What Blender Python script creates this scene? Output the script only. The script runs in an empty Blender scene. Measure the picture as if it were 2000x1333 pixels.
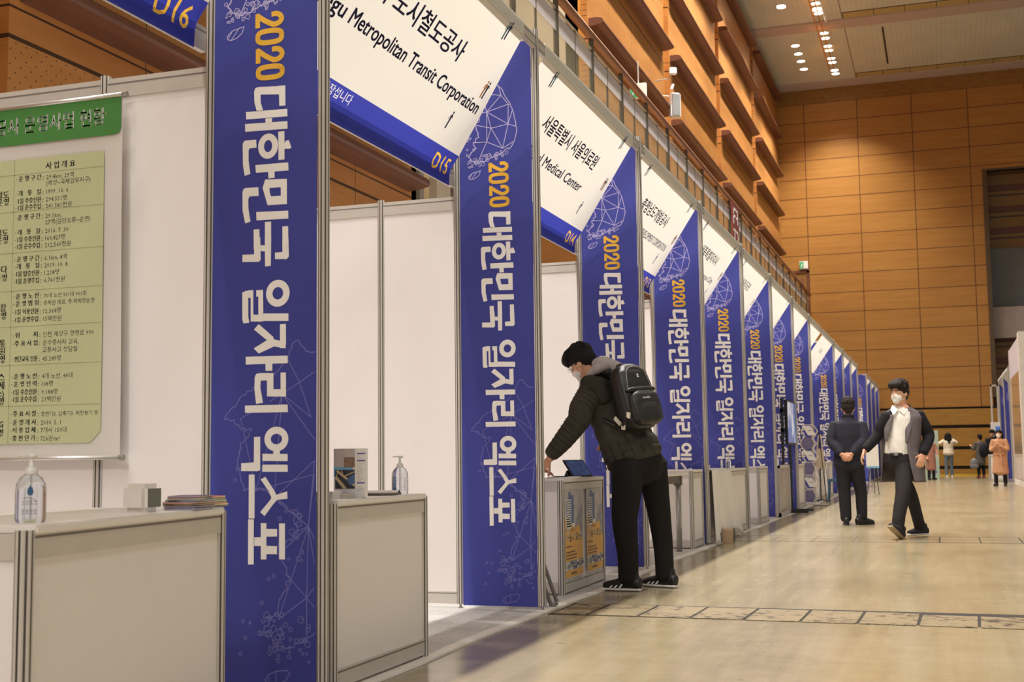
import bpy, bmesh, math, random
from mathutils import Vector, Matrix
random.seed(7)
SC = bpy.context.scene
COL = SC.collection
PI = math.pi
# ------------------------------------------------------------------ camera
cam_d = bpy.data.cameras.new('camera')
cam = bpy.data.objects.new('camera', cam_d); COL.objects.link(cam)
F_PX, PITCH, YAW, ROLL = 2452.55, 0.0933, 0.3285, -0.0122
CX, CZ = 2.1976, 0.8699
_cy, _sy, _cp, _sp = math.cos(YAW), math.sin(YAW), math.cos(PITCH), math.sin(PITCH)
_f = Vector((-_sy*_cp, _cy*_cp, _sp)); _r = Vector((_cy, _sy, 0)); _u = _r.cross(_f)
_r2 = _r*math.cos(ROLL) + _u*math.sin(ROLL); _u2 = -_r*math.sin(ROLL) + _u*math.cos(ROLL)
cam.matrix_world = Matrix(((_r2.x,_u2.x,-_f.x,CX),(_r2.y,_u2.y,-_f.y,0),(_r2.z,_u2.z,-_f.z,CZ),(0,0,0,1)))
cam_d.sensor_width = 36; cam_d.lens = F_PX/2000*36; cam_d.clip_end = 300
cam_d.dof.use_dof = True; cam_d.dof.focus_distance = 7.0; cam_d.dof.aperture_fstop = 7.0
SC.camera = cam
# ------------------------------------------------------------------ world, light, exposure
SC.view_settings.view_transform = 'Standard'; SC.view_settings.look = 'None'
SC.view_settings.exposure = 0.15; SC.view_settings.gamma = 1; SC.view_settings.use_curve_mapping = False
W = bpy.data.worlds.new('hall_air'); SC.world = W; W.use_nodes = True
W.node_tree.nodes['Background'].inputs[0].default_value = (0.98, 0.975, 0.96, 1)
W.node_tree.nodes['Background'].inputs[1].default_value = 0.29
LAMP_W = 2080.0
FILL_W = 1300.0
ROWS = {'near': (-1.05, [39.9,40.5,42.9,43.45,44.35,44.85,45.8,46.3,47.3,47.75]), 'side': (-2.12, [39.75,43.9,44.85,45.75,46.75])}
ZC = 15.2
def spot(x, y, w, size=104, rad=0.14, z=ZC-0.08, blend=0.72, col=(1.0,0.965,0.90)):
    d = bpy.data.lights.new('downlight_or_fill_spot', 'SPOT'); d.energy = w; d.color = col
    d.spot_size = math.radians(size); d.spot_blend = blend; d.shadow_soft_size = rad
    o = bpy.data.objects.new('downlight_or_fill_spot', d); COL.objects.link(o); o.location = (x, y, z); return o
for y in [-15.3+2.4*i for i in range(27)]:
    spot(-1.12, y, LAMP_W*(.28 if y<0 else 1))  # those behind the camera are added to brighten surfaces facing it
for y in [-16.6+4.8*i for i in range(14)]:
    spot(-2.12, y, LAMP_W*(.25 if y<0 else .5))  # here too the part behind the camera is added light
for x in (7.0, 13.0):  # dim fill rows added to the right, outside the view
    for y in [-15+6.4*i for i in range(10)]:
        spot(x, y, LAMP_W*.16, 110)

def fill_spot(x, y, z, tx, ty, tz, w):
    o=spot(x, y, w, 64, 1.2, z, .8); o.rotation_euler=(Vector((tx,ty,tz))-Vector((x,y,z))).to_track_quat('-Z','Y').to_euler(); o.name='added_fill_spot'; return o
for x in (1.5, 5.0, 9.0):  # unseen soft spots added behind the camera to lift banners and fronts
    fill_spot(x, -15.0, 13.5, 0.0, 10.0, 1.0, FILL_W)

# ------------------------------------------------------------------ helpers
class MB:
    def __init__(s): s.v=[]; s.f=[]; s.mi=[]; s.cur=0
    def add(s, vs, fs):
        n=len(s.v); s.v += [tuple(p) for p in vs]; s.f += [tuple(n+i for i in q) for q in fs]; s.mi += [s.cur]*len(fs); return s
    def box(s, x0,x1,y0,y1,z0,z1):
        return s.add([(x0,y0,z0),(x1,y0,z0),(x1,y1,z0),(x0,y1,z0),(x0,y0,z1),(x1,y0,z1),(x1,y1,z1),(x0,y1,z1)],
              [(0,3,2,1),(4,5,6,7),(0,1,5,4),(1,2,6,5),(2,3,7,6),(3,0,4,7)])
    def prism(s, pts, axis, a, b):
        # pts 2D polygon; axis 0: (y,z) along x ; 1: (x,z) along y ; 2: (x,y) along z
        def P(p,t): return (t,p[0],p[1]) if axis==0 else ((p[0],t,p[1]) if axis==1 else (p[0],p[1],t))
        n=len(pts); vs=[P(p,a) for p in pts]+[P(p,b) for p in pts]
        fs=[tuple(range(n-1,-1,-1)), tuple(range(n,2*n))]+[(i,(i+1)%n,n+(i+1)%n,n+i) for i in range(n)]
        return s.add(vs,fs)
    def quad(s,a,b,c,d): return s.add([a,b,c,d],[(0,1,2,3)])
    def poly(s,pts): return s.add(pts,[tuple(range(len(pts)))])
    def tube(s, pts, r, n=8, cap=True, sx=1.0):
        pts=[Vector(p) for p in pts]; rs=r if isinstance(r,(list,tuple)) else [r]*len(pts)
        rings=[]; up=None
        for i,p in enumerate(pts):
            d=(pts[min(i+1,len(pts)-1)]-pts[max(i-1,0)]).normalized()
            if up is None:
                up = Vector((0,0,1)) if abs(d.z)<0.9 else Vector((1,0,0))
            a=d.cross(up).normalized(); b=a.cross(d).normalized(); up=b
            rings.append([p+a*rs[i]*sx*math.cos(2*PI*k/n)+b*rs[i]*math.sin(2*PI*k/n) for k in range(n)])
        vs=[q for g in rings for q in g]; fs=[]
        for i in range(len(pts)-1):
            for k in range(n): fs.append((i*n+k,i*n+(k+1)%n,(i+1)*n+(k+1)%n,(i+1)*n+k))
        if cap: fs += [tuple(range(n-1,-1,-1)), tuple((len(pts)-1)*n+k for k in range(n))]
        return s.add(vs,fs)
    def lathe(s, prof, c=(0,0,0), n=20):
        vs=[];fs=[]
        for r,z in prof:
            for k in range(n): vs.append((c[0]+r*math.cos(2*PI*k/n), c[1]+r*math.sin(2*PI*k/n), c[2]+z))
        for i in range(len(prof)-1):
            for k in range(n): fs.append((i*n+k,i*n+(k+1)%n,(i+1)*n+(k+1)%n,(i+1)*n+k))
        fs += [tuple(range(n-1,-1,-1)), tuple((len(prof)-1)*n+k for k in range(n))]
        return s.add(vs,fs)
    def xf(s, M): s.v=[tuple(M@Vector(p)) for p in s.v]; return s
    def build(s, name, mat, parent=None, smooth=False, bevel=0):
        me=bpy.data.meshes.new(name); me.from_pydata(s.v,[],s.f)
        mats = mat if isinstance(mat,(list,tuple)) else [mat]
        for m in mats: me.materials.append(m)
        if len(mats)>1:
            for p,i in zip(me.polygons,s.mi): p.material_index=i
        bm=bmesh.new(); bm.from_mesh(me)
        bmesh.ops.recalc_face_normals(bm, faces=bm.faces)
        if bevel: bmesh.ops.bevel(bm, geom=bm.edges[:], offset=bevel, segments=2, affect='EDGES', clamp_overlap=True)
        bm.to_mesh(me); bm.free()
        if smooth: me.polygons.foreach_set('use_smooth',[True]*len(me.polygons))
        return link(name, me, parent)
def link(name, me, parent=None):
    o=bpy.data.objects.new(name, me); COL.objects.link(o)
    if parent is not None: o.parent=parent
    return o
def tag(o, label=None, cat=None, group=None, kind=None):
    if label: o['label']=label
    if cat: o['category']=cat
    if group: o['group']=group
    if kind: o['kind']=kind
    return o
def empty(name, label, cat, loc=(0,0,0), rz=0, group=None):
    o=bpy.data.objects.new(name,None); COL.objects.link(o); o.location=loc; o.rotation_euler=(0,0,rz)
    o.empty_display_size=0.1
    return tag(o,label,cat,group)
def dup(root, loc, label, rz=None, group=None, skip=()):
    r=root.copy(); COL.objects.link(r); r.location=loc
    if rz is not None: r.rotation_euler=(0,0,rz)
    r['label']=label
    if group: r['group']=group
    for ch in list(root.children):
        if ch.name.split('.')[0] in skip: continue
        c=ch.copy(); COL.objects.link(c); c.parent=r
        for g in list(ch.children):
            d=g.copy(); COL.objects.link(d); d.parent=c
    return r
# ------------------------------------------------------------------ materials
def lin(h):
    def c(v):
        v/=255.0
        return v/12.92 if v<=0.04045 else ((v+0.055)/1.055)**2.4
    return (c(h[0]),c(h[1]),c(h[2]),1)
class N:
    def __init__(s,name):
        s.m=bpy.data.materials.new(name); s.m.use_nodes=True; s.t=s.m.node_tree; s.b=s.t.nodes['Principled BSDF']; s.out=s.t.nodes['Material Output']
        g=s.t.nodes.new('ShaderNodeNewGeometry'); s.pos=g.outputs['Position']
        sp=s.t.nodes.new('ShaderNodeSeparateXYZ'); s.t.links.new(s.pos,sp.inputs[0]); s.x,s.y,s.z=sp.outputs
    def L(s,a,b): s.t.links.new(a,b)
    def math(s,op,a,b=None,c=None):
        n=s.t.nodes.new('ShaderNodeMath'); n.operation=op
        for i,v in enumerate((a,b,c)):
            if v is None: continue
            if hasattr(v,'is_linked'): s.L(v,n.inputs[i])
            else: n.inputs[i].default_value=v
        return n.outputs[0]
    def noise(s,scale=(1,1,1),detail=4,rough=.5,sc=1.0,vec=None):
        mp=s.t.nodes.new('ShaderNodeMapping'); mp.inputs['Scale'].default_value=scale
        if vec is None:
            tc=s.t.nodes.new('ShaderNodeTexCoord'); vec=tc.outputs['Object']
        s.L(vec,mp.inputs[0])
        n=s.t.nodes.new('ShaderNodeTexNoise'); n.inputs['Scale'].default_value=sc; n.inputs['Detail'].default_value=detail; n.inputs['Roughness'].default_value=rough
        s.L(mp.outputs[0],n.inputs['Vector']); return n.outputs[0]
    def ramp(s,fac,stops):
        r=s.t.nodes.new('ShaderNodeValToRGB'); e=r.color_ramp.elements
        while len(e)<len(stops): e.new(0.5)
        for k,(p,c) in zip(e,stops): k.position=p; k.color=c
        s.L(fac,r.inputs[0]); return r.outputs[0]
    def mix(s,fac,a,b):
        m=s.t.nodes.new('ShaderNodeMix'); m.data_type='RGBA'
        for i,v in ((0,fac),(6,a),(7,b)):
            if hasattr(v,'is_linked'): s.L(v,m.inputs[i])
            else: m.inputs[i].default_value=v
        return m.outputs[2]
    def line(s,co,period,off,width):   # 1 on a line of given width
        a=s.math('FLOORED_MODULO',s.math('SUBTRACT',co,off-width/2),period)
        return s.math('LESS_THAN',a,width)
    def band(s,co,a,b):
        return s.math('MULTIPLY',s.math('GREATER_THAN',co,a),s.math('LESS_THAN',co,b))
    def bump(s,h,strength=.2,dist=.01):
        b=s.t.nodes.new('ShaderNodeBump'); b.inputs['Strength'].default_value=strength; b.inputs['Distance'].default_value=dist
        s.L(h,b.inputs['Height']); s.L(b.outputs[0],s.b.inputs['Normal'])
def M(name,rgb,rough=.5,metal=0,var=0.06,vs=3.0,spec=.5,trans=0,alpha=1,sheen=0,bump=0,bs=60,transl=0,emit=0):
    n=N(name); c=lin(rgb); b=n.b
    b.inputs['Roughness'].default_value=rough; b.inputs['Metallic'].default_value=metal; b.inputs['Specular IOR Level'].default_value=spec
    if var:
        nz=n.noise(sc=vs,detail=5); lo=tuple(v*(1-var) for v in c[:3])+(1,); hi=tuple(min(1,v*(1+var)) for v in c[:3])+(1,)
        col=n.ramp(nz,[(.3,lo),(.7,hi)]); n.L(col,b.inputs['Base Color'])
    else:
        b.inputs['Base Color'].default_value=c
    if trans: b.inputs['Transmission Weight'].default_value=trans
    if alpha<1: b.inputs['Alpha'].default_value=alpha
    if sheen: b.inputs['Sheen Weight'].default_value=sheen
    if bump: n.bump(n.noise(sc=bs,detail=3),bump,.005)
    if emit:
        b.inputs['Emission Color'].default_value=c; b.inputs['Emission Strength'].default_value=emit
    if transl:
        t=n.t.nodes.new('ShaderNodeBsdfTranslucent'); t.inputs[0].default_value=c
        mx=n.t.nodes.new('ShaderNodeMixShader'); mx.inputs[0].default_value=transl
        n.L(b.outputs[0],mx.inputs[1]); n.L(t.outputs[0],mx.inputs[2]); n.L(mx.outputs[0],n.out.inputs[0])
    return n.m
ALU=M('brushed_aluminium',(206,199,191),.42,.2,var=.04,vs=8)
ALU_D=M('groove_aluminium',(128,121,117),.6,.3,var=.05)
PANEL=M('white_panel',(238,231,229),.45,var=.02,vs=1.5)
VINYL=M('white_sign_fabric',(242,240,234),.6,var=.015,vs=1.0,transl=.36)
BLUEF=M('blue_sign_fabric',(58,66,170),.6,var=.03,vs=1.0,transl=.5)
BLUE=M('blue_banner_fabric',(70,75,158),.7,var=.05,vs=2.0,transl=.12,spec=.25)
INK_W=M('white_print',(250,246,242),.7,var=.0)
INK_Y=M('yellow_print',(246,190,62),.7,var=.0)
INK_WT=M('white_print_on_fabric',(246,242,238),.7,var=.0,transl=.5)
INK_YT=M('yellow_print_on_fabric',(246,196,74),.7,var=.0,transl=.5)
INK_N=M('navy_print',(52,48,98),.7,var=.0)
INK_L=M('lavender_print',(188,180,226),.7,var=.0)
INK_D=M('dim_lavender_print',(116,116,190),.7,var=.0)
INK_K=M('dark_print',(58,60,52),.7,var=.0)
BLACK=M('black_plastic',(24,23,24),.4,var=.03)
WHITE=M('white_plastic',(238,232,226),.35,var=.01)
PAPER=M('paper',(234,228,220),.7,var=.02)
GREY=M('grey_plastic',(120,116,112),.5,var=.04)
STEEL=M('grey_steel',(158,154,150),.3,.45,var=.05)
SKIN=M('skin',(214,160,128),.55,var=.05,vs=12,spec=.35)
DARKSKIN=M('tan_skin',(200,146,114),.55,var=.05,vs=12,spec=.35)
# ------------------------------------------------------------------ setting: floor
n=N('polished_concrete')
a=n.noise((1,1,1),6,.6,.55); b=n.noise((14,.5,1),4,.6,1.0); c=n.noise((1,1,1),5,.6,7.0)
mix=n.math('ADD',n.math('MULTIPLY',a,.6),n.math('ADD',n.math('MULTIPLY',b,.2),n.math('MULTIPLY',c,.2)))
col=n.ramp(mix,[(.34,lin((130,117,91))),(.5,lin((151,137,109))),(.66,lin((163,150,124)))])
sc=n.noise((.6,1,1),3,.5,2.2); scr=n.math('LESS_THAN',n.math('ABSOLUTE',n.math('SUBTRACT',sc,.5)),.0022)
spots=n.math('GREATER_THAN',n.noise((1,1,1),2,.4,5.5),.735)
col=n.mix(n.math('MULTIPLY',scr,.2),col,lin((176,160,130)))
col=n.mix(n.math('MULTIPLY',spots,.45),col,lin((104,84,60)))
n.L(col,n.b.inputs['Base Color'])
rr=n.t.nodes.new('ShaderNodeMapRange'); rr.inputs['To Min'].default_value=.13; rr.inputs['To Max'].default_value=.30; n.L(n.noise((10,.6,1),4,.6,1.0),rr.inputs[0]); n.L(rr.outputs[0],n.b.inputs['Roughness'])
n.b.inputs['Specular IOR Level'].default_value=.55
n.bump(n.noise((3,.8,1),3,.5,1.2),.05,.02)
FLOOR=n.m
MB().quad((-8,-18,0),(30,-18,0),(30,60,0),(-8,60,0)).build('floor',FLOOR); tag(bpy.data.objects['floor'],kind='structure')
# carpet under the booths and the white tape along its edge
n=N('grey_carpet'); k=n.noise(sc=90,detail=3); k2=n.noise(sc=5,detail=4)
n.L(n.ramp(n.math('ADD',n.math('MULTIPLY',k,.6),n.math('MULTIPLY',k2,.4)),[(.35,lin((176,173,170))),(.65,lin((214,211,207)))]),n.b.inputs['Base Color']); n.b.inputs['Roughness'].default_value=.95; n.bump(k,.6,.01)
CARPET=n.m
o=MB().box(-3.2,-.005,1.0,36.9,0.0005,.008).build('carpet',CARPET); tag(o,'light grey carpet laid under the long row of booths','carpet')
o=MB().box(-3.2,-.005,40.3,49.2,0.0005,.008).build('carpet',CARPET); tag(o,'light grey carpet under the last booths before the wooden end wall','carpet')
tp=MB()
pts=[(.02+.012*math.sin(y*1.7)+.006*math.sin(y*4.1),y) for y in [1+.25*i for i in range(144)]]
for (xa,ya),(xb,yb) in zip(pts,pts[1:]): tp.quad((xa-.03,ya,.0095),(xa+.03,ya,.0095),(xb+.03,yb,.0095),(xb-.03,yb,.0095)); tp.quad((xa+.03,ya,.0095),(xa+.034,ya,.001),(xb+.034,yb,.001),(xb+.03,yb,.0095))
o=tp.build('floor_tape',M('white_tape',(226,220,212),.6,var=.05,vs=9)); tag(o,'white tape stuck along the carpet edge beside the booths','tape')
# trench covers
n=N('worn_stone'); k=n.noise(sc=16,detail=7,rough=.75); e=n.noise(sc=3,detail=3)
n.L(n.mix(n.math('MULTIPLY',n.math('MAXIMUM',n.math('MULTIPLY',n.math('SUBTRACT',n.math('ADD',n.math('MULTIPLY',k,.8),n.math('MULTIPLY',e,.3)),.565),14.0),0.0),1.0),lin((134,118,90)),lin((58,47,38))),n.b.inputs['Base Color']); n.b.inputs['Roughness'].default_value=.45; n.bump(k,.3,.01)
STONE=n.m; DARKGAP=M('dark_gap',(38,31,24),.8,var=0)
xs=[.08,.29,.58,.871,1.16,1.453,1.743,2.04,2.332,2.63,2.93,3.23,3.53]
ordn=['first','second','third','fourth','fifth','sixth','seventh','eighth','ninth','tenth','eleventh','twelfth']
tr=MB().box(.07,3.55,6.80,7.35,-.0,.0012).build('trench',DARKGAP); tag(tr,'narrow dark floor trench crossing the aisle in the foreground','trench')
for i in range(len(xs)-1):
    y0=6.83-.03*i*.3; y1=7.33-.03*i*.3
    if i>=7: y1-=.05
    o=MB().add([(xs[i]+.008,y0,.001),(xs[i+1]-.008,y0-.01,.001),(xs[i+1]-.008+.01,y1-.01,.001),(xs[i]+.008+.01,y1,.001),(xs[i]+.008,y0,.004),(xs[i+1]-.008,y0-.01,.004),(xs[i+1]+.002,y1-.01,.004),(xs[i]+.018,y1,.004)],[(4,5,6,7),(0,1,5,4),(1,2,6,5),(2,3,7,6),(3,0,4,7)]).build('trench_cover',STONE)
    tag(o,'worn stone trench cover, %s from the booths in the foreground row'%ordn[i],'trench cover','trench covers in the foreground')
xs2=[.1,.5,.9,1.3,1.72,2.12,2.5,2.88,3.3]
for i in range(len(xs2)-1):
    lite = i<5
    g=MB()
    y0,y1=13.05,13.95
    w=.006 if lite else .014
    g.box(xs2[i],xs2[i+1],y0,y0+w,0,.0016); g.box(xs2[i],xs2[i+1],y1-w,y1,0,.0016); g.box(xs2[i],xs2[i]+w,y0,y1,0,.0016); g.box(xs2[i],xs2[i+1],(y0+y1)/2,(y0+y1)/2+w*.6,0,.0016)
    p=MB().box(xs2[i]+w,xs2[i+1],y0+w,y1-w,0,.001).build('floor_hatch',FLOOR); g.build('seam',DARKGAP,p)
    tag(p,'flat floor hatch seen past the walking man, %s from the booths'%ordn[i],'floor hatch','floor hatches in the middle row')
# ------------------------------------------------------------------ setting: walls and ceiling
def wood(name,base,dark,hi,stretch=(.25,.25,5)):
    n=N(name); g=n.noise(stretch,5,.65,1.6); g2=n.noise((.3,.3,.3),3,.5,1.0); f=n.noise((stretch[0]*4,stretch[1]*4,stretch[2]*14),3,.6,1.0)
    v=n.math('ADD',n.math('MULTIPLY',g,.5),n.math('ADD',n.math('MULTIPLY',g2,.3),n.math('MULTIPLY',f,.2)))
    c=n.ramp(v,[(.35,lin(dark)),(.5,lin(base)),(.65,lin(hi))]); n.b.inputs['Roughness'].default_value=.42; n.b.inputs['Specular IOR Level'].default_value=.35
    return n,c
# left wall backing
n,c=wood('left_wall_channel_wood',(190,128,52),(176,114,44),(200,138,60)); n.L(n.mix(n.line(n.y,7.2,13.75-.0,.05),c,lin((70,48,26))),n.b.inputs['Base Color']); CHAN=n.m
wl=MB(); wl.box(-3.75,-3.56,-18,13.45,0,ZC); wl.box(-3.75,-3.56,20.55,49.4,0,ZC); wl=wl.build('wall_left',CHAN); tag(wl,kind='structure')
# bays with grooved, perforated panels
n,c=wood('left_wall_panel_wood',(180,122,64),(166,108,52),(192,134,74),(.5,.5,3))
zz=n.math('FLOORED_MODULO',n.math('SUBTRACT',n.z,3.99),1.53)
gro=n.math('MAXIMUM',n.band(zz,1.53-.135,1.53-.118),n.band(zz,1.53-.345,1.53-.315))
jt=n.line(n.y,1.815,7.97,.012)
strip=n.math('GREATER_THAN',zz,1.53-.33)
dy=n.math('SUBTRACT',n.math('FLOORED_MODULO',n.y,.10),.05); row=n.math('FLOORED_MODULO',n.math('FLOOR',n.math('DIVIDE',n.z,.05)),2.0)
dy2=n.math('SUBTRACT',n.math('FLOORED_MODULO',n.math('ADD',n.y,n.math('MULTIPLY',row,.05)),.10),.05); dz=n.math('SUBTRACT',n.math('FLOORED_MODULO',n.z,.05),.025)
dot=n.math('LESS_THAN',n.math('ADD',n.math('MULTIPLY',dy2,dy2),n.math('MULTIPLY',dz,dz)),.006**2)
dot=n.math('MULTIPLY',dot,n.math('SUBTRACT',1.0,strip))
c=n.mix(n.math('MULTIPLY',strip,.25),c,lin((176,104,48)))
c=n.mix(n.math('MAXIMUM',gro,n.math('MAXIMUM',jt,dot)),c,lin((66,40,20))); n.L(c,n.b.inputs['Base Color']); BAY=n.m
n,c=wood('ledge_wood',(106,66,50),(92,56,42),(118,76,58),(4,.25,4)); n.L(c,n.b.inputs['Base Color']); LEDGE=n.m
BAYS=[(-8.0,-1.35),(-.72,5.9),(6.48,13.06),(20.9,27.5),(28.12,34.72),(35.32,41.95),(42.55,49.4)]
for i,(a,b) in enumerate(BAYS):
    MB().box(-3.565,-3.45,a,b,0,ZC).build('panel_bay',BAY,wl)
LZ=[3.99+1.53*k for k in range(8)]
prof=lambda z:[(-3.452,z-.075),(-3.452,z+.075),(-3.30,z+.078),(-3.22,z+.06),(-3.19,z+.03),(-3.185,z-.01),(-3.20,z-.035),(-3.30,z-.06)]
for i,(a,b) in enumerate(BAYS):
    for z in LZ:
        MB().prism(prof(z),1,a+.1,b-(.08 if i<6 else .75)).build('ledge',LEDGE,wl)
# recess between bays (entrance bay behind the gallery)
CREAM=M('cream_plaster',(206,188,160),.7,var=.05,vs=.8); RECESS=M('recess_frame',(96,88,78),.5,var=.05)
r_=MB(); r_.box(-6.2,-6.1,13.0,21,0,ZC); r_.box(-6.2,-3.56,13.30,13.45,0,ZC); r_.box(-6.2,-3.56,20.55,20.7,0,ZC); r_.build('recess_wall',CREAM,wl)
g=MB()
for y in (13.75,15.2,16.6,17.9,19.2,20.2): g.box(-5.0,-4.85,y,y+.16,0,12)
for z in (3.1,9.2): g.box(-4.95,-4.9,13.5,20.5,z,z+.12)
g.build('recess_mullion',RECESS,wl)
n=N('recess_glass'); n.b.inputs['Base Color'].default_value=lin((176,150,110)); n.b.inputs['Roughness'].default_value=.15; n.b.inputs['Alpha'].default_value=.55
MB().box(-4.93,-4.92,13.5,20.5,0,12).build('recess_pane',n.m,wl)
MB().box(-3.60,-3.50,13.95,14.4,0,ZC).build('recess_pilaster',M('light_plaster',(206,190,166),.6),wl)
MB().box(-3.60,-3.52,14.5,16.6,0,5.3).build('recess_door_leaf',M('grey_door',(112,102,92),.5),wl)
n,c=wood('recess_wood',(186,122,52),(172,108,44),(198,134,62)); n.L(c,n.b.inputs['Base Color'])
MB().box(-3.60,-3.50,16.75,20.5,0,5.3).build('recess_wood_leaf',n.m,wl)
# end wall
YE=49.4
n,c=wood('end_wall_panel_wood',(166,116,54),(152,102,46),(176,128,64),(.35,.35,6))
cell=n.t.nodes.new('ShaderNodeTexWhiteNoise'); cell.noise_dimensions='2D'; cv=n.t.nodes.new('ShaderNodeCombineXYZ')
n.L(n.math('FLOOR',n.math('DIVIDE',n.math('ADD',n.x,2.43),2.01)),cv.inputs[0]); n.L(n.math('FLOOR',n.math('DIVIDE',n.math('SUBTRACT',n.z,2.566),.7507)),cv.inputs[1]); n.L(cv.outputs[0],cell.inputs['Vector'])
c=n.mix(n.math('MULTIPLY',cell.outputs[0],.22),c,lin((146,94,40)))
h1=n.line(n.z,.7507,2.566,.028); v1=n.line(n.x,2.01,-2.43,.03)
n.L(n.mix(n.math('MAXIMUM',h1,v1),c,lin((92,54,24))),n.b.inputs['Base Color']); ENDW=n.m
we=MB(); we.box(-3.75,4.02,YE,YE+.2,2.56,14.577); we.box(4.02,14,YE,YE+.2,11.35,14.577); we.box(12,14,YE,YE+.2,2.56,11.35)
we=we.build('wall_end',ENDW); tag(we,kind='structure')
n,c=wood('header_board',(140,100,46),(124,86,38),(152,112,54),(2,2,6)); n.L(c,n.b.inputs['Base Color'])
MB().box(-3.75,14,YE+.01,YE+.2,14.577,ZC).build('header_band',n.m,we)
n,c=wood('base_board_wood',(160,116,50),(146,102,40),(172,128,58),(1.2,1.2,6)); n.L(c,n.b.inputs['Base Color']); BASEW=n.m
MB().box(-3.75,14,YE+.08,YE+.2,0,2.56).build('joint_backing',M('black_joint',(40,34,28),.7),we)
for a,b in ((.02,.28),(.40,1.0),(1.12,1.79),(1.91,2.50)): MB().box(-3.75,14,YE,YE+.1,a,b).build('base_board',BASEW,we)
MB().box(-3.4,3.9,YE-.03,YE,0,.10).build('kick_strip',M('yellow_strip',(206,168,60),.6),we)
# opening with louvres, screen and beam
n=N('louvre_stripe'); zz=n.math('FLOORED_MODULO',n.math('SUBTRACT',n.z,11.35),.82)
c=n.mix(n.band(zz,.22,.44),lin((124,90,46)),lin((96,54,42))); c=n.mix(n.math('MAXIMUM',n.band(zz,.0,.06),n.band(zz,.19,.22)),c,lin((60,42,32))); n.L(c,n.b.inputs['Base Color']); n.b.inputs['Roughness'].default_value=.5
MB().box(4.02,12,YE+.9,YE+1.0,0,11.35).build('louvre_wall',n.m,we)
n,c=wood('reveal_frame_wood',(84,66,46),(74,58,40),(92,74,52)); n.L(c,n.b.inputs['Base Color'])
fr=MB(); fr.box(4.0,4.16,YE-.04,YE+.9,2.9,11.4); fr.box(4.0,12,YE-.02,YE+.9,11.35,11.43); fr.build('reveal_frame',n.m,we)
MB().box(4.16,12,YE+.7,YE+.74,6.1,8.5).build('roller_screen',M('grey_screen',(104,106,108),.7),we)
MB().box(4.05,12,YE+.3,YE+.8,5.1,6.25).build('grey_beam',M('mauve_paint',(158,144,138),.6),we)
# ceiling
n=N('ceiling_board'); k=n.noise(sc=.7,detail=3); ln=n.line(n.x,.16,0,.03)
c=n.ramp(k,[(.3,lin((192,194,180))),(.7,lin((204,206,192)))]); c=n.mix(n.math('MULTIPLY',ln,.25),c,lin((168,164,148))); 
c=n.mix(n.line(n.x,40,-.36,.03),c,lin((110,98,76))); n.L(c,n.b.inputs['Base Color']); n.b.inputs['Roughness'].default_value=.8
ce=MB().box(-6.3,30,-18,YE+.3,ZC,ZC+.2).build('ceiling',n.m); tag(ce,kind='structure')
MAUVE=M('ceiling_beam_paint',(182,166,158),.7,var=.03)
for k in range(10):
    y1=49.4-6.9*k; MB().box(-3.45 if k!=4 else -6,30,y1-.85,y1,ZC-.06,ZC).build('ceiling_beam',MAUVE,ce)
    MB().box(-.33,30,y1-1.4,y1-.85,ZC-.012,ZC).build('access_strip',M('strip_board',(178,158,104),.7) if k==0 else bpy.data.materials['strip_board'],ce)
    g=MB()
    for i in range(16): g.box(-.33+.97*i,-.31+.97*i,y1-1.4,y1-.85,ZC-.016,ZC)
    g.box(-.33,30,y1-1.42,y1-1.39,ZC-.016,ZC); g.build('strip_joint',DARKGAP,ce)
for k in (0,1,2): MB().box(.83,.89,43.0-6.9*k,47.2-6.9*k,ZC-.01,ZC).build('air_slot',BLACK,ce)
LAMP=M('lamp_glow',(255,238,214),.4,var=0,emit=6)
for rn,(x,ys) in ROWS.items():
    base=ys+[y-6.9*k for k in (1,2,3,4) for y in ys if y>42]
    for i,y in enumerate(base):
        l=empty('ceiling_downlight','round ceiling downlight, number %d back from the end wall in the %s row'%(i+1,'left' if rn=='side' else 'right'),'ceiling light',(x,y,ZC),0,'round downlights in the hall ceiling')
        MB().lathe([(.17,-.006),(.17,-.012),(.145,-.02),(.145,0)],n=20).build('trim_ring',MAUVE,l)
        MB().lathe([(.14,-.022),(.14,-.006)],n=20).build('lens',LAMP,l)
ORANGE=M('orange_track',(196,120,40),.5)
for i,x in enumerate((-1.16,-1.0)):
    g=MB().tube([(x,32,ZC-.35),(x,46.2,ZC-.30)],.02,6).build('hanging_track',ORANGE); 
    for y in (33,36.5,40,43.5,46): MB().tube([(x,y,ZC-.33),(x,y,ZC)],.006,5).build('hanger',ORANGE,g)
    tag(g,'thin orange rail hung under the ceiling downlights, %s of the pair'%('left' if i==0 else 'right'),'rail','orange ceiling rails')
g=MB()
for i in range(40): g.lathe([(.0,-.06),(.022,-.03),(.022,.03),(0,.06)],(-.84,41.0-.14*i*.6,ZC-.25-.0*i),6)
tag(g.tube([(-.84,41,ZC-.25),(-.84,37.6,ZC-.25)],.006,5).tube([(-.84,41,ZC-.25),(-.84,41,ZC)],.006,5).build('light_chain',WHITE),'white bead chain hanging beside the orange rails under the ceiling','chain')
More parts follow.
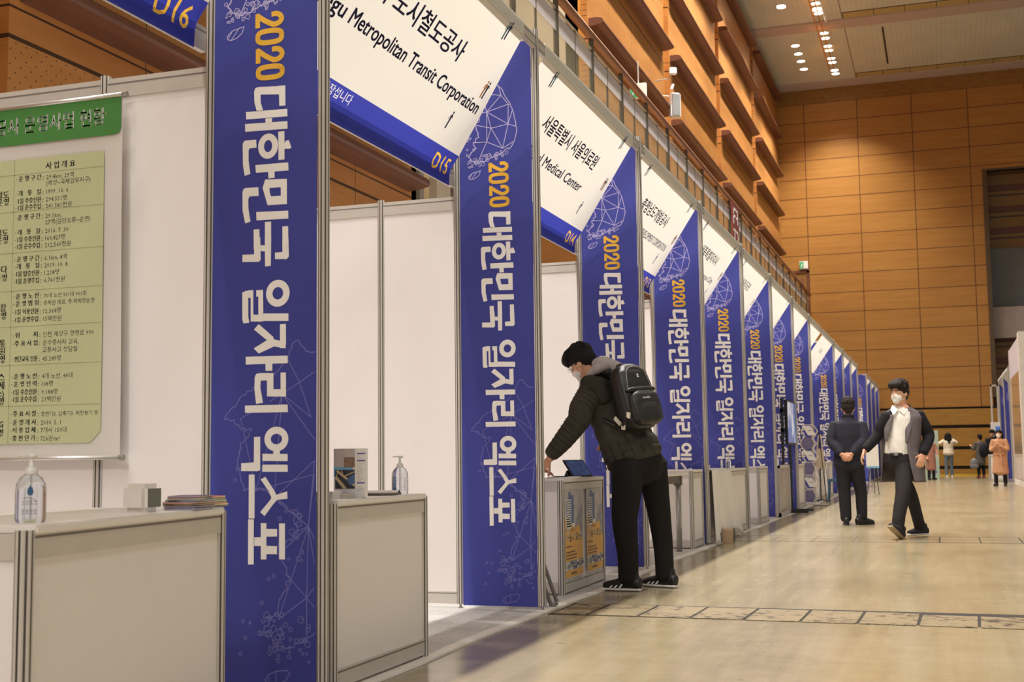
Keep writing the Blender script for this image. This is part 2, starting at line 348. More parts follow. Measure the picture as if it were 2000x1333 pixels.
# ------------------------------------------------------------------ gallery (mezzanine) along the left wall
o=MB().box(-3.46,-2.36,1.0,YE,5.35,5.75).build('trim_1',M('gallery_slab',(190,150,96),.6)); tag(o,kind='structure')
HR=M('handrail_wood',(124,80,50),.5); POSTM=M('rail_post_steel',(92,86,76),.4,.5); 
n=N('rail_glass'); n.b.inputs['Base Color'].default_value=lin((190,180,150)); n.b.inputs['Roughness'].default_value=.08; n.b.inputs['Alpha'].default_value=.28; GLASS=n.m
n=N('frosted_band'); n.b.inputs['Base Color'].default_value=lin((214,206,206)); n.b.inputs['Roughness'].default_value=.6; n.b.inputs['Alpha'].default_value=.85; FROST=n.m
rl=empty('gallery_railing','glass gallery railing with brown wooden handrail above the booths','railing',(-2.4,0,5.75))
MB().prism([(-.05,1.19),(-.06,1.24),(-.02,1.28),(.05,1.27),(.07,1.22),(.05,1.18)],1,1.0,48.9).build('handrail',HR,rl,True)
MB().box(-.012,.012,1.0,48.9,1.02,1.045).build('top_bar',ALU,rl)
i=0; y=1.2
while y<48.9:
    MB().box(-.03,.03,y-.03,y+.03,0,1.2).build('post',POSTM,rl)
    if y+1.78<49.2:
        m=y+.89
        MB().box(-.012,.012,m-.012,m+.012,0,1.02).build('mullion',POSTM,rl)
        MB().box(-.005,.005,y+.03,y+1.75,.03,1.02).build('pane',GLASS,rl)
        MB().box(.006,.009,y+.03,y+1.75,.72,.97).build('frosted_stripe',FROST,rl)
    y+=1.78
# wall under and behind the gallery: door at its far end, exit signs, red board, speaker
d=empty('gallery_door','brown framed wooden door at the far end of the gallery','door',(-2.85,YE-.001,5.75))
n,c=wood('door_wood',(150,108,52),(136,94,42),(164,120,60),(5,5,.5)); n.L(c,n.b.inputs['Base Color'])
MB().box(-.5,.33,-.02,.0,0,2.15).build('leaf',n.m,d)
DF=M('door_frame_wood',(104,62,40),.45)
g=MB(); g.box(.33,.42,-.06,0,0,2.25); g.box(-.6,-.5,-.06,0,0,2.25); g.box(-.6,.42,-.06,0,2.15,2.25); g.build('door_frame',DF,d)
g=MB(); g.box(.05,.24,-.026,-.018,1.0,1.95); g.box(.06,.23,-.03,-.024,1.02,1.93); g.build('door_panel',HR,d)
GREEN=M('exit_green',(46,150,96),.5,var=0,emit=.35)
def exit_sign(loc,label,rz=0):
    e=empty('exit_sign',label,'exit sign',loc,rz)
    MB().box(-.16,.16,-.04,.04,0,.3).build('housing',WHITE,e,bevel=.006)
    MB().box(-.15,.0,-.045,-.04,.02,.28).build('green_face',GREEN,e)
    g=MB(); g.box(.02,.14,-.046,-.04,.03,.27); g.build('arrow_field',PAPER,e)
    g=MB(); g.tube([(-.07,-.047,.22),(-.075,-.047,.15),(-.11,-.047,.06)],.012,5); g.tube([(-.075,-.047,.15),(-.04,-.047,.06)],.012,5); g.tube([(-.07,-.047,.2),(-.03,-.047,.16)],.01,5); g.lathe([(.0,-.02),(.018,0),(0,.02)],(-.065,-.047,.25),8); g.build('running_figure',PAPER,e)
    return e
exit_sign((-2.62,YE-.08,8.05),'green exit sign above the door at the far end of the gallery')
e=exit_sign((-3.1,23.32,7.78),'green exit sign hung under a wall ledge just above the gallery handrail')
MB().tube([(-.0,0,.29),(-.0,0,.75)],.012,6).build('stem',ALU,e)
SPK=M('speaker_white',(226,224,222),.5); MESHG=M('speaker_grille',(140,142,142),.6,bump=.5,bs=300)
s=empty('wall_speaker','white wall speaker with grey grille on the upper left wall','speaker',(-3.1,26.9,8.6),math.radians(35))
MB().box(-.12,.12,-.08,.08,-.28,.28).build('cabinet',SPK,s,bevel=.03)
MB().box(-.09,.09,-.09,-.075,-.24,.24).build('grille',MESHG,s,bevel=.004)
MB().tube([(0,.07,.18),(-.1,.18,.26),(-.22,.26,.28)],.015,8).build('bracket',ALU,s)
f=empty('flood_lamp','small white floodlight clamped to the wall above the speaker','floodlight',(-3.05,26.5,9.25),.4)
MB().box(-.08,.08,-.07,.05,-.07,.08).build('head',SPK,f,bevel=.015); MB().tube([(0,.0,-.05),(-.1,.05,-.15),(-.38,.05,-.2)],.012,6).build('arm',STEEL,f); MB().tube([(0,-.02,-.3),(-.05,-.06,-.42)],.03,8).build('sensor',SPK,f)
REDB=M('red_board',(120,44,40),.6)
b=empty('notice_board','dark red notice board with white characters fixed to the gallery railing','notice board',(-2.32,30.05,5.9))
MB().box(-.015,.015,-.47,.47,-.1,1.0).build('panel',REDB,b)
g=MB()
def bar(y0,y1,z0,z1): g.box(.015,.018,y0,y1,z0,z1)
bar(-.35,-.29,.5,.9); bar(-.35,.0,.84,.9); bar(-.35,-.05,.68,.73); bar(.1,.3,.84,.9); bar(.26,.32,.55,.9); bar(.08,.3,.66,.72)
bar(-.35,-.05,.32,.38); bar(-.22,-.16,.05,.38); bar(.08,.32,.32,.38); bar(.26,.32,.05,.38)
g.build('white_characters',INK_W,b)
# ------------------------------------------------------------------ text
def text_mesh(body, bold=0.0, res=2):
    cu=bpy.data.curves.new('t','FONT'); cu.body=body; cu.offset=bold; cu.resolution_u=res; cu.fill_mode='FRONT'
    o=bpy.data.objects.new('t',cu); COL.objects.link(o)
    dg=bpy.context.evaluated_depsgraph_get(); ev=o.evaluated_get(dg); me=ev.to_mesh()
    vs=[v.co.copy() for v in me.vertices]; fs=[tuple(p.vertices) for p in me.polygons]; ev.to_mesh_clear()
    bpy.data.objects.remove(o); bpy.data.curves.remove(cu); return vs,fs
_tc={}
def put(mb, body, x, y, w=None, h=None, anchor='l', bold=0.0, res=2, frame=None, size=None):
    """lay text on a plane: frame(u,v)->3D. bbox fitted to w x h (or to size keeping the font's own widths)"""
    key=(body,0,res)
    if key not in _tc: _tc[key]=text_mesh(*key)
    vs,fs=_tc[key]
    if not vs: return
    x0=min(v.x for v in vs);x1=max(v.x for v in vs);y0=min(v.y for v in vs);y1=max(v.y for v in vs)
    if size: sx=sy=size
    else:
        sy=h/(y1-y0); sx=w/(x1-x0) if w else sy
    if size and w: sx=w/(x1-x0)
    W_=(x1-x0)*sx; ox={'l':0,'c':-W_/2,'r':-W_}[anchor]
    yb = 0 if size else y0
    e=bold*sy
    for dx,dy in (((0,0),) if not bold else ((-e,-e*.5),(e,-e*.5),(-e,e*.5),(e,e*.5),(0,0))):
        mb.add([frame(x+ox+(v.x-x0)*sx+dx, y+(v.y-yb)*sy+dy) for v in vs],fs)
def loops_of(vs,fs):
    key={}; idx=[]
    for v in vs:
        k=(round(v[0],5),round(v[1],5)); idx.append(key.setdefault(k,len(key)))
    pts=list(key); cnt={}
    for f in fs:
        g=[idx[i] for i in f]
        for a,b in zip(g,g[1:]+g[:1]):
            if a!=b: cnt[(a,b)]=cnt.get((a,b),0)+1
    nxt={a:b for (a,b) in cnt if (b,a) not in cnt}; out=[]
    while nxt:
        a=next(iter(nxt)); l=[]
        while a in nxt: l.append(pts[a]); a=nxt.pop(a)
        if len(l)>2: out.append(l)
    return out
def fill2d(loops, cuts):
    cu=bpy.data.curves.new('f','CURVE'); cu.dimensions='2D'; cu.fill_mode='BOTH'
    for l in loops:
        sp=cu.splines.new('POLY'); sp.points.add(len(l)-1); sp.use_cyclic_u=True
        for p,q in zip(sp.points,l): p.co=(q[0],q[1],0,1)
    o=bpy.data.objects.new('f',cu); COL.objects.link(o); dg=bpy.context.evaluated_depsgraph_get(); ev=o.evaluated_get(dg); me=ev.to_mesh()
    bm=bmesh.new(); bm.from_mesh(me); ev.to_mesh_clear(); bpy.data.objects.remove(o); bpy.data.curves.remove(cu)
    for c in cuts: bmesh.ops.bisect_plane(bm,geom=bm.verts[:]+bm.edges[:]+bm.faces[:],plane_co=(0,c,0),plane_no=(0,1,0))
    bm.verts.index_update(); r=([v.co.copy() for v in bm.verts],[tuple(v.index for v in f.verts) for f in bm.faces]); bm.free(); return r
def text_flat(body,x,y,w,h,bold,anchor='r'):
    vs,fs=text_mesh(body,bold,2); x0=min(v.x for v in vs);x1=max(v.x for v in vs);y0=min(v.y for v in vs);y1=max(v.y for v in vs)
    return [(x-w+(v.x-x0)*w/(x1-x0),y+(v.y-y0)*h/(y1-y0)) for v in vs],fs
# ------------------------------------------------------------------ banner pillars
GL=[["p",[[-0.188,2.325],[-0.16,2.324],[-0.159,2.244],[-0.186,2.245]]],["p",[[-0.278,2.33],[-0.187,2.324],[-0.187,2.291],[-0.268,2.299],[-0.268,2.268],[-0.257,2.234],[-0.286,2.236],[-0.296,2.271],[-0.298,2.313],[-0.292,2.327]]],["p",[[-0.334,2.236],[-0.151,2.23],[-0.15,2.2],[-0.333,2.206]]],["p",[[-0.338,2.188],[-0.15,2.181],[-0.149,2.151],[-0.337,2.157]]],["p",[[-0.247,2.201],[-0.217,2.2],[-0.217,2.183],[-0.246,2.184]]],["p",[[-0.19,2.143],[-0.163,2.143],[-0.162,2.031],[-0.188,2.031]]],["p",[[-0.163,2.094],[-0.157,2.104],[-0.143,2.105],[-0.132,2.074],[-0.142,2.071],[-0.163,2.073]]],["p",[[-0.29,2.02],[-0.146,2.018],[-0.144,1.986],[-0.287,1.989]]],["p",[[-0.233,1.988],[-0.205,1.989],[-0.205,1.962],[-0.232,1.962]]],["p",[[-0.336,2.122],[-0.287,2.121],[-0.285,2.089],[-0.317,2.089],[-0.321,2.08],[-0.321,2.041],[-0.312,1.987],[-0.338,1.982],[-0.346,2.024],[-0.348,2.108],[-0.344,2.118]]],["p",[[-0.246,1.959],[-0.151,1.954],[-0.15,1.855],[-0.235,1.857],[-0.248,1.891],[-0.257,1.927],[-0.256,1.952]]],["h",[[-0.227,1.924],[-0.178,1.923],[-0.177,1.89],[-0.22,1.891]]],["p",[[-0.285,1.834],[-0.145,1.829],[-0.144,1.798],[-0.283,1.801]]],["p",[[-0.333,1.933],[-0.276,1.931],[-0.274,1.897],[-0.315,1.898],[-0.321,1.888],[-0.32,1.849],[-0.31,1.799],[-0.334,1.793],[-0.346,1.844],[-0.347,1.919],[-0.342,1.93]]],["p",[[-0.17,1.769],[-0.145,1.769],[-0.143,1.675],[-0.168,1.677]]],["p",[[-0.17,1.723],[-0.143,1.721],[-0.141,1.651],[-0.15,1.641],[-0.201,1.644],[-0.201,1.669],[-0.169,1.67]]],["p",[[-0.246,1.792],[-0.219,1.792],[-0.218,1.683],[-0.245,1.685]]],["p",[[-0.246,1.734],[-0.218,1.732],[-0.219,1.619],[-0.244,1.618]]],["p",[[-0.264,1.702],[-0.244,1.701],[-0.244,1.677],[-0.264,1.679]]],["p",[[-0.296,1.766],[-0.27,1.766],[-0.268,1.687],[-0.294,1.688]]],["p",[[-0.294,1.735],[-0.266,1.734],[-0.263,1.646],[-0.271,1.638],[-0.345,1.642],[-0.345,1.67],[-0.293,1.669]]],["p",[[-0.25,1.436],[-0.142,1.431],[-0.142,1.402],[-0.25,1.407]]],["p",[[-0.273,1.527],[-0.252,1.528],[-0.25,1.406],[-0.272,1.405]]],["p",[[-0.344,1.523],[-0.318,1.528],[-0.317,1.424],[-0.313,1.409],[-0.314,1.403],[-0.339,1.402],[-0.343,1.418]]],["p",[[-0.318,1.528],[-0.314,1.53],[-0.295,1.529],[-0.294,1.408],[-0.306,1.407],[-0.307,1.5],[-0.317,1.501]]],["p",[[-0.294,1.434],[-0.272,1.432],[-0.272,1.406],[-0.294,1.407]]],["p",[[-0.333,1.528],[-0.304,1.528],[-0.304,1.5],[-0.329,1.5]]],["p",[[-0.282,1.528],[-0.27,1.528],[-0.269,1.502],[-0.282,1.503]]],["p",[[-0.178,1.391],[-0.153,1.392],[-0.152,1.313],[-0.164,1.299],[-0.178,1.3]]],["p",[[-0.155,1.326],[-0.153,1.298],[-0.203,1.307],[-0.269,1.282],[-0.291,1.303],[-0.234,1.332],[-0.203,1.334],[-0.178,1.328]]],["p",[[-0.291,1.376],[-0.27,1.396],[-0.207,1.344],[-0.195,1.308],[-0.222,1.323]]],["p",[[-0.327,1.272],[-0.145,1.27],[-0.144,1.241],[-0.326,1.242]]],["p",[[-0.24,1.245],[-0.21,1.244],[-0.21,1.214],[-0.239,1.215]]],["p",[[-0.175,1.206],[-0.152,1.206],[-0.151,1.115],[-0.174,1.115]]],["p",[[-0.233,1.206],[-0.205,1.205],[-0.205,1.116],[-0.232,1.117]]],["p",[[-0.286,1.191],[-0.28,1.204],[-0.264,1.207],[-0.225,1.206],[-0.225,1.178],[-0.259,1.178],[-0.261,1.152],[-0.249,1.093],[-0.279,1.089],[-0.287,1.146]]],["p",[[-0.217,1.144],[-0.152,1.142],[-0.152,1.114],[-0.217,1.116]]],["p",[[-0.329,1.084],[-0.144,1.084],[-0.143,1.055],[-0.328,1.056]]],["p",[[-0.25,0.899],[-0.143,0.897],[-0.143,0.87],[-0.25,0.872]]],["p",[[-0.25,0.858],[-0.143,0.857],[-0.142,0.83],[-0.25,0.831]]],["p",[[-0.204,0.914],[-0.176,0.914],[-0.176,0.895],[-0.204,0.895]]],["p",[[-0.287,0.963],[-0.26,0.964],[-0.259,0.838],[-0.269,0.833],[-0.343,0.834],[-0.343,0.864],[-0.287,0.867]]],["p",[[-0.144,0.757],[-0.143,0.729],[-0.187,0.725],[-0.207,0.704],[-0.239,0.664],[-0.258,0.679],[-0.218,0.722],[-0.207,0.739]]],["p",[[-0.257,0.802],[-0.237,0.812],[-0.199,0.76],[-0.184,0.734],[-0.207,0.726],[-0.224,0.76]]],["p",[[-0.309,0.821],[-0.283,0.821],[-0.282,0.655],[-0.308,0.655]]],["p",[[-0.178,0.637],[-0.153,0.637],[-0.152,0.503],[-0.177,0.503]]],["p",[[-0.255,0.638],[-0.231,0.638],[-0.23,0.502],[-0.254,0.502]]],["p",[[-0.233,0.616],[-0.186,0.616],[-0.186,0.588],[-0.231,0.587]]],["p",[[-0.231,0.553],[-0.186,0.552],[-0.186,0.522],[-0.232,0.522]]],["p",[[-0.283,0.584],[-0.254,0.585],[-0.253,0.552],[-0.283,0.552]]],["p",[[-0.31,0.652],[-0.285,0.652],[-0.284,0.483],[-0.309,0.482]]],["r",[-0.234,2.09,0.044,0.05,0.026]],["r",[-0.188,1.511,0.051,0.052,0.028]],["r",[-0.191,0.954,0.051,0.047,0.027]]]
P0, PER, HP, WG = 4.240, 2.688, 3.41, .5
def post_profile(r=.021):
    pts=[]
    for k in range(8):
        a=PI/8+k*PI/4; b=a+PI/4
        A=Vector((math.cos(a),math.sin(a)))*r/math.cos(PI/8); B=Vector((math.cos(b),math.sin(b)))*r/math.cos(PI/8)
        nrm=((A+B)/2).normalized(); m=(A+B)/2; t=(B-A).normalized()
        pts += [A, m-t*.003, m-t*.003-nrm*.006, m+t*.003-nrm*.006, m+t*.003]
    return [(p.x,p.y) for p in pts]
PROF=post_profile()
def post_mesh(h,z0=.03,r=.021):
    m=MB(); n=len(PROF); vs=[(x,y,z0) for x,y in PROF]+[(x,y,h) for x,y in PROF]; m.add(vs,[tuple(range(n-1,-1,-1)),tuple(range(n,2*n))])
    for i in range(n):
        m.cur = 1 if i%5 in (1,2,3) else 0
        m.f.append((i,(i+1)%n,n+(i+1)%n,n+i)); m.mi.append(m.cur)
    m.cur=0; return m
FOOT=lambda: MB().lathe([(.02,0),(.021,.006),(.012,.012),(.007,.014),(.007,.034)],n=14)
def ring(mb,cx,cz,rx,rz,t,y):
    n=28; o=[(cx+rx*math.cos(2*PI*k/n),cz+rz*math.sin(2*PI*k/n)) for k in range(n)]; i=[(cx+(rx-t)*math.cos(2*PI*k/n),cz+(rz-t)*math.sin(2*PI*k/n)) for k in range(n)]
    mb.add([(p[0],y,p[1]) for p in o+i],[(k,(k+1)%n,n+(k+1)%n,n+k) for k in range(n)])
def stroke(mb,pts,w,y,closed=False):
    n=len(pts); m=n if closed else n-1
    for i in range(m):
        a=Vector(pts[i]); b=Vector(pts[(i+1)%n]); d=(b-a)
        if d.length<1e-5: continue
        d.normalize(); q=Vector((-d.y,d.x))*w/2; e=d*w*.35; a=a-e; b=b+e
        mb.add([(p.x,y,p.y) for p in (a+q,b+q,b-q,a-q)],[(0,1,2,3)])
def jag(pts,amp,rnd,closed=True):
    out=[]
    n=len(pts)
    for i in range(n if closed else n-1):
        a=Vector(pts[i]); b=Vector(pts[(i+1)%n]); out.append(tuple(a))
        k=max(1,int((b-a).length/.012))
        for j in range(1,k):
            t=j/k; out.append(tuple(a.lerp(b,t)+Vector((rnd.uniform(-amp,amp),rnd.uniform(-amp,amp)))))
    if not closed: out.append(tuple(pts[-1]))
    return out
def ban_y(x,z):
    u=min(1,max(0,(x+.478)/.456)); v=(z-.024)/3.348; e=math.sin(PI*u)
    return -.012+.0024*e*(.4+.6*v)*math.sin(u*9+math.sin(v*5)*1.2)*(.5+.5*math.sin(v*7+.6))+.0026*e*math.exp(-((u-.22-.1*math.sin(v*4))/.09)**2)
def drape(mb,e): mb.v=[(x,ban_y(x,z)-e,z) for x,y,z in mb.v]; return mb
def make_pillar():
    r=empty('banner_pillar','','banner pillar')
    fp=post_mesh(HP).build('front_post',[ALU,ALU_D],r); FOOT().build('levelling_foot',STEEL,fp)
    bp=post_mesh(HP).xf(Matrix.Translation((-WG,0,0))).build('back_post',[ALU,ALU_D],r); FOOT().xf(Matrix.Translation((-WG,0,0))).build('levelling_foot',STEEL,bp)
    MB().box(-WG+.02,-.02,-.012,.012,3.345,3.385).build('top_rail',ALU,r)
    nx,nz=16,40; mb=MB(); vs=[];fs=[]
    x0,x1,z0,z1=-.478,-.022,.024,3.372
    for j in range(nz+1):
        for i in range(nx+1):
            x_=x0+(x1-x0)*i/nx; z_=z0+(z1-z0)*j/nz; vs.append((x_,ban_y(x_,z_),z_))
    for j in range(nz):
        for i in range(nx): a=j*(nx+1)+i; fs.append((a,a+1,a+nx+2,a+nx+1))
    ba=mb.add(vs,fs).build('banner',BLUE,r,True)
    y=-.0215
    g=MB()
    holes=[e[1] for e in GL if e[0]=='h']
    gi=[e for e in GL if e[0]!='h']
    for e in gi:
        if e[0]=='p':
            pts=e[1]
            if len(pts)==7 and abs(pts[0][0]+.246)<.002 and abs(pts[0][1]-1.959)<.002:   # the box of min, with its hole
                ou=[(-.246,1.959),(-.151,1.954),(-.15,1.855),(-.235,1.857),(-.257,1.927)]; h=holes[0]
                inn=[h[0],h[1],h[2],h[3],((h[0][0]+h[3][0])/2-.002,(h[0][1]+h[3][1])/2)]
                n_=5; g.add([(p[0],y,p[1]) for p in ou+inn],[(k,(k+1)%n_,n_+(k+1)%n_,n_+k) for k in range(n_)])
            else: g.poly([(p[0],y,p[1]) for p in pts])
        else: ring(g,*e[1],y)
    drape(g,.0018).build('lettering',INK_W,ba)
    g=MB()
    DW=.0205
    def two(xa,xb,za,zb): # digit 2 lying on its side: foot at xa, crown at xb, reading start za, end zb
        w=xb-xa; h=za-zb; q=DW/2
        f=lambda u,v:(xa+q+(w-2*q)*v, za-q-(h-2*q)*u)
        pts=[f(.5-.5*math.cos(t),.72+.28*math.sin(t)) for t in [-.25+i*(PI+.55)/12 for i in range(13)]]+[f(.80,.48),f(.50,.27),f(.16,.08),f(.03,.0)]
        for i in range(len(pts)-1): stroke(g,pts[i:i+2],DW,y)
        stroke(g,[f(0,0),f(1.02,0)],DW,y)
    def zero(xa,xb,za,zb):
        w=xb-xa; h=za-zb; pts=[]
        for k in range(32):
            t=2*PI*k/32; c_,s_=math.cos(t),math.sin(t); p=3.0
            pts.append((xa+w/2+(w/2-DW/2)*math.copysign(abs(c_)**(2/p),c_), za-h/2-(h/2-DW/2)*math.copysign(abs(s_)**(2/p),s_)))
        stroke(g,pts,DW,y,True)
    two(-.294,-.168,2.627,2.565); zero(-.293,-.167,2.561,2.494); two(-.291,-.165,2.486,2.422); zero(-.290,-.164,2.417,2.353)
    drape(g,.0016).build('year_digits',INK_Y,ba)
    rnd=random.Random(3)
    g=MB(); w=.0058; y=-.0195
    top=[(-.272,3.14),(-.249,3.105),(-.209,3.073),(-.182,3.015),(-.154,2.974),(-.138,2.929),(-.122,2.862),(-.114,2.801),(-.129,2.743),(-.152,2.707),(-.191,2.694),(-.214,2.675),(-.254,2.667),(-.288,2.649),(-.328,2.636),(-.357,2.631),(-.391,2.642),(-.42,2.671),(-.396,2.702),(-.373,2.722),(-.39,2.757),(-.355,2.786),(-.366,2.826),(-.378,2.865),(-.349,2.895),(-.36,2.93),(-.40,2.98),(-.385,3.04),(-.35,3.06),(-.33,3.12),(-.31,3.16)]
    stroke(g,jag(top[:9],.003,rnd,False),w,y); stroke(g,jag(top[8:]+[top[0]],.007,rnd,False),w,y)
    nd={0:(-.302,2.937),1:(-.275,2.835),2:(-.167,2.85),3:(-.165,2.97),4:(-.21,3.029),5:(-.203,2.706),6:(-.304,2.754),7:(-.33,3.05)}
    for a,b in ((0,1),(0,2),(0,3),(0,4),(1,2),(1,5),(1,6),(2,5),(2,3),(3,4),(6,5),(0,6),(0,7),(4,7),(1,(-.378,2.865)),(6,(-.39,2.757)),(2,(-.118,2.83)),(3,(-.15,2.965)),(4,(-.225,3.09)),(2,(-.14,2.93)),(6,(-.36,2.64)),(7,(-.26,3.12)),(7,(-.385,3.04)),(0,(-.36,2.93)),(5,(-.13,2.743))):
        p=nd[a]; q=nd[b] if isinstance(b,int) else b; stroke(g,[p,q],.0048,y)
    def isle(cx,cz,s,k=6):
        pts=[(cx+s*rnd.uniform(.6,1.1)*math.cos(2*PI*i/k),cz+s*rnd.uniform(.6,1.1)*math.sin(2*PI*i/k)) for i in range(k)]; stroke(g,pts,.0032,y,True)
    for i in range(34):
        t=i/34; isle(-.425+.25*t+rnd.uniform(-.02,.02),2.63+.06*t+rnd.uniform(-.035,.02),rnd.uniform(.004,.014))
    for i in range(10): isle(rnd.uniform(-.44,-.38),rnd.uniform(2.62,2.80),rnd.uniform(.003,.009),5)
    def jeju(pts):
        stroke(g,pts,.004,y,True); n_=len(pts); stroke(g,[pts[1],pts[-1]],.0035,y); stroke(g,[pts[2],pts[-2]],.0035,y)
    jeju([(-.421,2.551),(-.398,2.571),(-.369,2.578),(-.346,2.582),(-.356,2.556),(-.378,2.540),(-.405,2.532),(-.418,2.538)])
    drape(g,.0012).build('map_print',INK_L,ba)
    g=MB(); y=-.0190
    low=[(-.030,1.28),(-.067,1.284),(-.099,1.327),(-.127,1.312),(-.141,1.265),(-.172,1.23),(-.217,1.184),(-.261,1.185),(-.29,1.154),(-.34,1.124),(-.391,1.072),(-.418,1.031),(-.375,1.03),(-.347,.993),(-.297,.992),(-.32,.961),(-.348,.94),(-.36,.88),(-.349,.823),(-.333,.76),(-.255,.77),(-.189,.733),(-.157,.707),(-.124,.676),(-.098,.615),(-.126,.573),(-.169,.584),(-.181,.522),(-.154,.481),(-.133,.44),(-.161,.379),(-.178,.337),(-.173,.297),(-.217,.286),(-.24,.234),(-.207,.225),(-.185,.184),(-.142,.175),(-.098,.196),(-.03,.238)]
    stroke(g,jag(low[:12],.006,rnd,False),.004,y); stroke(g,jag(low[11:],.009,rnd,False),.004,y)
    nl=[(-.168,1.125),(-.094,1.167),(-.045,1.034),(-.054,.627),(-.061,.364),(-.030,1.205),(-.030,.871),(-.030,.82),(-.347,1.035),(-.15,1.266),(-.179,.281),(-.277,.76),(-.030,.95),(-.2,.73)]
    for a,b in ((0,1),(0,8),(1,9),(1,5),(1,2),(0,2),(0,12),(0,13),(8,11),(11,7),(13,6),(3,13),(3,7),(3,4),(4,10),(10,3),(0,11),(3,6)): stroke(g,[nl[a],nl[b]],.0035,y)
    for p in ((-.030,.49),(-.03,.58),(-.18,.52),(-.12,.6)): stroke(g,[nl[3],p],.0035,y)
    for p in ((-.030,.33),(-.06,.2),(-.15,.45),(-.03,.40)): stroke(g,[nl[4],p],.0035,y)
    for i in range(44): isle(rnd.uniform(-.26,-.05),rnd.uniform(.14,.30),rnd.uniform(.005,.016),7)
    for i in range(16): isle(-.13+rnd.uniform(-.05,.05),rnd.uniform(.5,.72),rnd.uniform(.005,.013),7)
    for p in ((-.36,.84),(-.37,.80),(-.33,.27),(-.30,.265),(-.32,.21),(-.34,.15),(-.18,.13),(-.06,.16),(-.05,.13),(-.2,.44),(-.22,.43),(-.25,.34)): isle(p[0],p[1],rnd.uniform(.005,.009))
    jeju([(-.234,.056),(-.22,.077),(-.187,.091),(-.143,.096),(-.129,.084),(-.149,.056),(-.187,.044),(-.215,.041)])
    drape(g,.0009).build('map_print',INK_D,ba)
    return r
def PY(k): return {13:41.0,14:43.5,15:46.2,16:48.85}.get(k, P0+PER*k)
pil=make_pillar()
names={0:'tall blue banner pillar nearest the camera, right of the green poster',1:'blue banner pillar between the D15 and D14 booths',2:'blue banner pillar behind the bending man with the backpack',3:'blue banner pillar at the right end of the D13 sign',4:'blue banner pillar above the counter draped with white cloth',5:'blue banner pillar above the two plain white counters',6:'blue banner pillar behind the screen on its black stand',7:'blue banner pillar behind the hexagon display rack',9:'blue banner pillar just left of the man in the navy suit',10:'first blue banner pillar past the navy suit man, narrow strip above his head',11:'second blue banner pillar past the navy suit man',12:'last blue banner pillar of the long run before the gap',13:'blue banner pillar standing free after the gap, fully uncovered at its top',14:'first pillar after the free one near the wooden end wall',15:'second pillar after the free one near the wooden end wall',16:'farthest blue banner pillar, touching the wooden end wall'}
PG='blue banner pillars of the long booth row'
for i,k in enumerate(sorted(names)):
    if i==0: pil.location=(0,PY(k),0); pil['label']=names[k]; pil['group']=PG
    else: dup(pil,(0,PY(k),0),names[k],group=PG)
